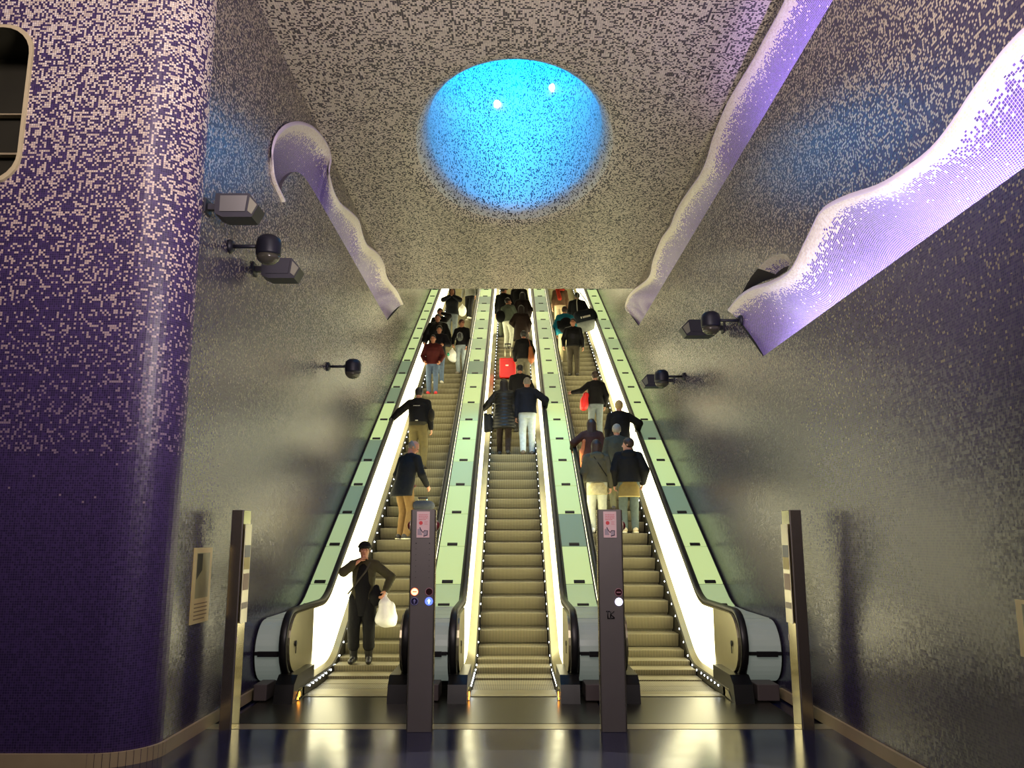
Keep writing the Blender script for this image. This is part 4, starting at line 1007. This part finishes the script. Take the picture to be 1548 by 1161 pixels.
person('stout man in big black leather jacket with close-cropped hair, facing down', 'L', 34, -0.24, 1.78, 178, {-1: (-.34, .10, .88), 1: (.34, .08, .90)}, dict(name='jacket', c=(16, 17, 18), hem=.84, w=.045, sl=.02, rough=.5), dict(c=(40, 42, 50), fit=1.15), (30, 28, 26), 'dark', 'buzz', 'tan', nod=-10, turn=10)
person('black-haired man raising a hand to his face behind the stout man', 'L', 36, -0.24, 1.74, 180, {-1: (-.07, .20, 1.52, (-.9, -.1, -.5)), 1: (.25, .1, .9)}, dict(name='jacket', c=(24, 22, 22), hem=.84), dict(c=(44, 46, 54)), (30, 28, 26), 'black', 'short', 'tan', turn=18)
person('woman in black jacket and grey jeans higher on the left escalator, hands at her face', 'L', 42, -0.05, 1.80, 180, {-1: (-.05, .19, 1.40, (-.9, -.1, -.5)), 1: (.05, .19, 1.40, (.9, -.1, -.5))}, dict(name='jacket', c=(22, 26, 32), hem=.84, w=.02), dict(c=(104, 112, 116), fit=1.05), (36, 32, 30), 'dark', 'long', 'fair', female=True)
p, Wp, Jp = person('woman in black sweater and pale jeans carrying a small grey backpack on her front', 'L', 34, 0.46, 1.62, 168, {-1: (-.20, .08, .86), 1: (.24, .12, .92)}, dict(name='sweater', c=(20, 20, 22), hem=.90), dict(c=(142, 152, 156), fit=.98), (120, 112, 100), 'auburn', 'bun', 'tan', turn=52, female=True)
bag_item('backpack', 'small grey backpack worn on the front over a black sweater', 'bag', lambda F: (F.ell((0, 0, 0), (.10, .06, .14), .02), F.ell((0, -.03, -.03), (.075, .05, .08), .02)), (-.17, -.14, -.22), (.17, .14, .22), cloth('bag_grey', (92, 96, 92)), Wp((0.0, .20, 1.14)), math.radians(-8), kids=[('bag_zip', [(-.07, -.05, -.05), (-.06, -.055, .07), (0, -.055, .115), (.06, -.055, .07), (.07, -.05, -.05)], .008, mat('zip_pale', lin(160, 164, 158), .5))])
bag_item('plastic_bag', 'white and green shopping bag carried between the men and the pale jeans woman', 'bag', lambda F: (F.ell((0, 0, -.24), (.14, .08, .17), .03), F.cone((0, 0, -.02), (0, 0, -.2), .02, .09, .04), F.ell((.05, 0, -.33), (.11, .07, .10), .03)), (-.24, -.16, -.5), (.24, .16, .06), plastic, Wp((.26, .12, .82)), kids=[('green_print', [(-.11, -.045, -.17), (-.10, -.07, -.25)], .035, mat('print_green', lin(60, 170, 130), .5))])
p, Wp, Jp = person('person in dark trousers and white shoes striding near the top of the left escalator', 'L', 48, 0.42, 1.76, 150, {-1: (-.28, .05, .84), 1: (.27, .1, .86)}, dict(name='coat', c=(150, 150, 140), hem=.88), dict(c=(22, 22, 24), fit=1.0), (226, 222, 205), 'dark', 'short', 'fair', feet={-1: (-.13, .20, -.02), 1: (.10, -.10, .0)})
bag_item('plastic_bag', 'white bag hanging high on the left escalator by the striding person', 'bag', lambda F: (F.ell((0, 0, -.26), (.14, .08, .2), .03), F.cone((0, 0, -.02), (0, 0, -.2), .02, .08, .04)), (-.24, -.16, -.52), (.24, .16, .06), plastic, (-1.93 + .20, 10.56 + RUN * 46.4, g(10.56 + RUN * 46.4) + .76))
# ======== middle escalator
def x_m1(e, wear, T, J, hp, s):
    pass
p, Wp, Jp = person('long-haired woman in grey quilted coat, left hand on the middle handrail', 'M', 21, -0.20, 1.70, 0, {-1: (-.50, .12, 1.02, (-.2, -.6, -.4)), 1: (.25, .04, .84)}, dict(name='quilted_coat', c=(44, 42, 36), hem=.60, w=.03, ridge=.012, flare=.10, rough=.45), dict(name='tights', c=(40, 28, 22), fit=.98), (18, 17, 17), 'black', 'long', 'fair', female=True, feet={-1: (-.10, .20, .0), 1: (.09, -.05, 0)})
bag_item('shopping_bag', 'black and pale bag hanging at the left of the quilted coat', 'bag', lambda F: (F.cone((-.06, 0, -.1), (-.06, 0, -.42), .05, .07, .03), F.cone((.04, 0, -.12), (.06, 0, -.40), .05, .07, .03), F.ell((0, 0, -.3), (.13, .06, .18), .03)), (-.25, -.16, -.55), (.25, .16, .06), cloth('bag_black'), Wp((-.36, -.02, 1.0)), kids=[('bag_handle', [(-.06, 0, -.12), (-.03, 0, .02), (.04, 0, -.12)], .009, mat('handle_pale', lin(190, 184, 160), .5))])
p, Wp, Jp = person('grey-haired man in navy jacket and pale jeans, right hand on the middle handrail', 'M', 21, 0.32, 1.75, 0, {1: (.40, .16, 1.08, (.6, -.7, -.2)), -1: (-.25, .02, .82)}, dict(name='jacket', c=NAVY, hem=.92, w=.02, sl=.008), dict(c=(176, 188, 190), fit=1.06), (96, 82, 64), 'silver', 'buzz', 'tan', nod=-8, feet={-1: (-.09, -.02, 0), 1: (.11, .17, 0)})
person('dark-haired man in black jacket just ahead of the navy jacket couple', 'M', 24, 0.17, 1.64, 0, {-1: (-.26, .05, .84), 1: (.25, .12, .92)}, dict(name='jacket', c=(26, 24, 24), hem=.90, w=.025), dict(c=(50, 48, 48)), (30, 28, 26), 'black', 'short', 'tan', nod=-14)
p, Wp, Jp = person('woman in dark jacket with brown bag, standing beside the red suitcase', 'M', 31, 0.30, 1.66, 0, {-1: (-.24, .1, .88), 1: (.24, .02, .88)}, dict(name='jacket', c=(26, 25, 24), hem=.90, w=.02), dict(c=(96, 92, 76)), (40, 34, 30), 'black', 'bun', 'tan', female=True)
bag_item('shoulder_bag', 'tan leather bag hanging behind the woman beside the red suitcase', 'bag', lambda F: (F.cone((0, 0, .16), (.02, 0, -.14), .05, .085, .03), F.ell((.02, 0, -.14), (.09, .06, .13), .03)), (-.16, -.14, -.34), (.18, .14, .3), mat('leather_tan', lin(150, 84, 40), .5, vary=.2), Wp((.19, -.20, 1.02)), 0, kids=[('bag_strap', [(0, .02, .14), (-.03, .05, .34), (-.06, .12, .44)], .010, mat('leather_tan'))])
suitcase('red hard suitcase with raised handle standing on the middle escalator', (-0.14, 10.48 + RUN * 33 + .17, g(10.48 + RUN * 33) + .012), 0, .46, .24, .62, mat('case_red', lin(214, 30, 22), .3), .44)
p, Wp, Jp = person('man in grey-green sweater and light trousers turning to the right, middle escalator', 'M', 40, -0.15, 1.68, -30, {1: (.20, .30, 1.02), -1: (-.1, .24, 1.0)}, dict(name='sweater', c=(92, 100, 84), hem=.92), dict(c=(206, 208, 188), fit=1.0), (40, 36, 34), 'dark', 'short', 'tan', turn=-48)
bag_item('shoulder_bag', 'black bag on the back of the grey-green sweater', 'bag', lambda F: (F.ell((0, 0, 0), (.15, .08, .20), .03)), (-.22, -.16, -.28), (.22, .16, .28), cloth('bag_black'), Wp((-.16, -.20, 1.08)))
person('man in black cap and jacket behind the grey-green sweater', 'M', 43, -0.30, 1.76, -10, {-1: (-.26, .05, .84), 1: (.25, .12, .92)}, dict(name='jacket', c=BLK, hem=.86, w=.01), dict(c=(86, 90, 72)), (30, 28, 28), 'black', 'hat', 'tan', turn=-55)
person('long-haired woman in dark brown coat reaching left, upper middle escalator', 'M', 38, 0.26, 1.64, 0, {-1: (-.20, .16, 1.06), 1: (.24, .1, .9)}, dict(name='long_coat', c=(46, 30, 22), hem=.56, w=.03, flare=.08), dict(name='trousers', c=(30, 26, 24)), (28, 26, 26), 'dark', 'long', 'fair', female=True)
person('second long-haired woman in brown coat, just above the first', 'M', 42, 0.32, 1.66, 0, {-1: (-.24, .1, .9), 1: (.24, .1, .9)}, dict(name='long_coat', c=(36, 24, 20), hem=.56, w=.035), dict(name='trousers', c=(30, 26, 24)), (28, 26, 26), 'black', 'long', 'fair', female=True)
person('dark figure in black coat, highest seen on the middle escalator', 'M', 45, 0.22, 1.74, 0, {}, dict(name='long_coat', c=(20, 20, 18), hem=.60, w=.05), dict(c=(28, 28, 28)), (28, 26, 26), 'dark', 'short', 'fair')
bag_item('plastic_bag', 'white carrier bag among the dark coats, middle escalator', 'bag', lambda F: (F.ell((0, 0, -.2), (.10, .06, .14), .03), F.cone((0, 0, 0), (0, 0, -.15), .02, .06, .04)), (-.2, -.14, -.4), (.2, .14, .06), plastic, (0.0, 10.48 + RUN * 43.5, g(10.48 + RUN * 43.4) + .95))
# ======== right escalator
def x_r1(e, wear, T, J, hp, s):
    wear('lace_shirt', lambda F: F.loft([(.70, .195, .150), (.80, .19, .148), (.92, .182, .142)], (0, 0)), cloth('lace_cream', (186, 176, 132), vary=.5))
    wear('bag_strap', strap([(-.06, -.142, 1.40), (.05, -.166, 1.22), (.17, -.15, 1.04)], .010), cloth('strap_dark', (30, 30, 28)))
person('woman in grey hooded jacket, cream lace shirt and pale jeans, long brown hair', 'R', 13, -0.38, 1.70, 0, {-1: (-.27, .05, .86), 1: (.26, .05, .86)}, dict(name='jacket', c=(86, 84, 66), hem=.93, w=.02, sl=.006, hood=True), dict(c=(186, 190, 172), fit=1.08), (232, 230, 220), 'brown', 'long', 'fair', female=True, fine=True, extra=x_r1)
def x_r2(e, wear, T, J, hp, s):
    wear('shirt_tail', lambda F: F.loft([(.66, .195, .15), (.72, .192, .148), (.93, .18, .142)], (0, 0)), cloth('shirt_olive', (120, 104, 58)))
    wear('shirt_edge', lambda F: F.loft([(.645, .198, .153), (.66, .198, .153)], (0, 0), k=0), cloth('edge_cream', (196, 176, 110)))
person('man in black jacket over olive shirt, jeans, looking left over the totem', 'R', 13, 0.21, 1.74, 0, {-1: (-.26, .06, .88), 1: (.26, .06, .90)}, dict(name='jacket', c=(24, 25, 27), hem=.91, w=.02, sl=.01, hood=True), dict(c=(84, 96, 92), fit=1.06, sole=True), (176, 164, 130), 'brown', 'short', 'fair', turn=68, fine=True, extra=x_r2)
def x_r3(e, wear, T, J, hp, s):
    wear('orange_scarf', lambda F: (F.cone((-.20, .0, 1.05), (-.19, .0, .62), .06, .05, .03), F.cone((-.16, -.10, 1.25), (-.2, -.05, 1.0), .04, .05, .03)), cloth('scarf_orange', (204, 122, 78)))
person('long-haired woman in maroon patterned coat with orange scarf, left arm on handrail', 'R', 16, -0.36, 1.62, 0, {-1: (-.40, .16, 1.10, (-.6, -.7, -.3)), 1: (.25, .06, .88)}, dict(name='coat', c=(74, 44, 34), hem=.80, w=.03), dict(c=(70, 60, 52)), (40, 34, 30), 'brown', 'long', 'fair', female=True, extra=x_r3)
person('grey-haired person in long grey coat behind the man with the olive shirt', 'R', 15, 0.10, 1.68, 0, {-1: (-.25, .06, .86), 1: (.24, .1, .9)}, dict(name='long_coat', c=(74, 74, 58), hem=.62, w=.012), dict(c=(120, 116, 84)), (60, 52, 44), 'grey', 'short', 'fair')
person('blond person in black jacket, right arm on the right handrail', 'R', 18, 0.30, 1.70, 0, {1: (.40, .14, 1.08, (.7, -.6, -.2)), -1: (-.25, .06, .86)}, dict(name='jacket', c=(18, 18, 20), hem=.84, w=.03), dict(c=(60, 60, 58)), (36, 34, 32), 'blond', 'short', 'fair')
p, Wp, Jp = person('woman in black jacket and jeans with red bag, arm along the left rail', 'R', 23, 0.0, 1.65, 6, {-1: (-.56, .08, 1.20, (-.3, -.6, -.5)), 1: (.24, .06, .88)}, dict(name='jacket', c=(24, 22, 22), hem=.90, w=.01), dict(c=(116, 126, 128), fit=.98), (40, 36, 34), 'brown', 'bun', 'fair', female=True)
redm = mat('bag_red', lin(226, 44, 40), .4, vary=.1)
bag_item('shopping_bag', 'bright red bag beside the woman in black jacket and jeans, right escalator', 'bag', lambda F: (F.cone((0.02, 0, .13), (-.05, 0, -.16), .07, .075, .03), F.ell((-.02, 0, -.06), (.10, .06, .17), .03)), (-.22, -.14, -.34), (.2, .14, .28), redm, Wp((-.27, -.06, .98)), kids=[('bag_handle', [(0, 0, .17), (.01, 0, .26), (.05, 0, .17)], .008, redm)])
person('man in black leather jacket and dark trousers facing down the right escalator', 'R', 34, -0.20, 1.70, 176, {-1: (-.28, .05, .86), 1: (.28, .08, .88)}, dict(name='jacket', c=(22, 22, 22), hem=.88, w=.012, rough=.5), dict(c=(62, 56, 44), fit=1.05), (44, 40, 36), 'dark', 'buzz', 'tan', nod=-8, turn=-10)
p, Wp, Jp = person('person in teal jacket and light trousers with a large black backpack', 'R', 37, -0.36, 1.74, 0, {-1: (-.25, .1, .9), 1: (.25, .1, .9)}, dict(name='jacket', c=(24, 120, 140), hem=.86, w=.03), dict(c=(196, 186, 148), fit=1.05), (230, 226, 214), 'brown', 'short', 'fair', feet={-1: (-.12, .1, .0), 1: (.12, -.06, 0)})
bag_item('backpack', 'large black backpack worn below the teal shoulders', 'bag', lambda F: (F.ell((0, 0, 0), (.22, .13, .26), .03), F.ell((0, -.06, -.06), (.17, .10, .15), .03), F.cone((-.2, 0, -.05), (-.22, 0, .1), .06, .06, .03)), (-.34, -.26, -.36), (.34, .2, .36), cloth('bag_black'), Wp((.02, -.27, 1.06)))
p, Wp, Jp = person('person in black jacket and grey trousers with a big duffel on the shoulder', 'R', 41, 0.14, 1.78, 0, {-1: (-.25, .08, .86), 1: (.3, .06, .9)}, dict(name='jacket', c=(22, 24, 26), hem=.86, w=.03), dict(c=(128, 134, 122), fit=1.1), (60, 56, 50), 'black', 'short', 'tan')
e = bag_item('duffel_bag', 'big black and grey duffel bag slung low on the upper right escalator', 'bag', lambda F: (F.cone((-.22, 0, 0), (.22, 0, 0), .17, .17, .04), F.ell((0, 0, -.08), (.36, .17, .16), .04)), (-.46, -.24, -.32), (.46, .24, .26), cloth('duffel_navy', (30, 36, 44)), Wp((.22, -.34, .80)), 0, kids=[('bag_strap', [(-.2, -.02, .15), (-.12, .05, .36), (0, .1, .52)], .014, mat('strap_pale', lin(170, 170, 156), .6)), ('bag_strap', [(.24, -.02, .14), (.16, .05, .36), (.05, .1, .54)], .014, mat('strap_pale'))])
e.rotation_euler = (0, math.radians(-14), 0); e.scale = (1, 1, 1.7)
f = Field((-.5, -.26, -.34), (.5, .24, .02), .012); f.cone((-.22, 0, -.01), (.22, 0, -.01), .178, .178, .04); f.ell((0, 0, -.085), (.365, .178, .165), .04); f.cut((0, 0, 1), -.07); link('lower_panel', f.mesh('lower_panel', cloth('duffel_grey', (112, 116, 112))), e)
m = MB(); m.lathe([(.022, 0), (.022, -.004)], (-.15, -.178, .01), 'y', 12)
for i in range(6): m.box((-.10 + i * .042, -.184, -.008), (-.07 + i * .042, -.176, .026))
m.build('bag_lettering', mat('print_white', lin(210, 205, 190), .6), e)
p, Wp, Jp = person('person with red scarf and light trousers near the top of the right escalator', 'R', 45, -0.32, 1.74, 0, {}, dict(name='jacket', c=(120, 92, 70), hem=.90), dict(c=(206, 186, 150)), (60, 54, 50), 'black', 'short', 'fair', extra=lambda e, wear, T, J, hp, s: wear('red_scarf', lambda F: (F.cone((-.09, -.13, 1.42), (-.02, -.17, 1.12), .06, .07, .03), F.cone((-.1, -.08, 1.46), (.1, -.08, 1.46), .06, .06, .03)), cloth('scarf_red', (196, 60, 40))))

#@@END@@

# ------------------------------------------------------------------ light
W = bpy.data.worlds.new('world'); S.world = W; W.use_nodes = True
W.node_tree.nodes['Background'].inputs[0].default_value = (1.0, 0.93, 0.88, 1); W.node_tree.nodes['Background'].inputs[1].default_value = 0.02
def area(name, loc, target, size, color, power, sy=None):
    l = bpy.data.lights.new(name, 'AREA'); l.energy = power; l.color = color; l.size = size
    if sy: l.shape = 'RECTANGLE'; l.size_y = sy
    o = bpy.data.objects.new(name, l); COL.objects.link(o); o.location = loc
    o.rotation_euler = (Vector(target) - Vector(loc)).to_track_quat('-Z', 'Y').to_euler(); return o
def spot(name, loc, target, color, power, ang, r=0.1, blend=0.6):
    l = bpy.data.lights.new(name, 'SPOT'); l.energy = power; l.color = color; l.spot_size = math.radians(ang); l.spot_blend = blend; l.shadow_soft_size = r
    o = bpy.data.objects.new(name, l); COL.objects.link(o); o.location = loc
    o.rotation_euler = (Vector(target) - Vector(loc)).to_track_quat('-Z', 'Y').to_euler(); return o
# unseen fill lights added behind the camera for ceiling, floor, totems and pillar
area('fill_uplight', (0.2, 3.4, 4.2), (0.1, 9.0, 8.0), 1.6, (1.0, 0.84, 0.80), 300)
area('fill_downlight', (0.0, 2.0, 7.6), (0.0, 5.5, 0.5), 2.5, (0.96, 0.92, 1.0), 55)
area('pillar_light', (-3.4, 1.6, 7.5), (-3.9, 7.1, 6.9), 1.0, (1.0, 0.78, 0.78), 150)
area('right_wall_light', (0.2, 3.2, 7.4), (3.1, 6.5, 7.2), 0.8, (1.0, 0.86, 0.86), 25)
# warm wash from the stair head
area('stairhead_light', (0, 31, 17), (0, 27, 9), 4.0, (1.0, 0.90, 0.55), 300)
area('stair_wash', (0, 17.0, 7.7), (0, 19, 0), 3.0, (1.0, 0.92, 0.60), 45, 2.0)
# blue lamps in the shaft
sl_ = area('shaft_light', (CXD, CYD - 1.2, ZC + 5.6), (CXD, CYD + 2.6, ZC + 2.0), 1.8, (0.0, 0.40, 1.0), 430); sl_.data.spread = math.radians(84)
spot('shaft_spot', (-0.9, CYD - 1.4, ZC + 2.2), (-1.2, CYD + 2.0, ZC + 2.4), (0.0, 0.8, 0.8), 110, 50)
spot('shaft_spot', (0.7, CYD - 1.4, ZC + 2.0), (1.3, CYD + 2.0, ZC + 2.0), (0.0, 0.5, 1.0), 90, 50)
for x_, y_, z_ in ((-0.33, 15.25, 10.38), (0.79, 14.88, 10.52)):
    m = MB(); m.lathe([(0.07, 0.0), (0.085, -0.03), (0.03, -0.05)], axis='y', n=16); o = m.build('recessed_lamp', mat('shaft_lamp', (1, 1, 1), .4, emit=(0.75, 0.95, 1.0), strength=6), ceil); o.location = (x_, y_, z_)
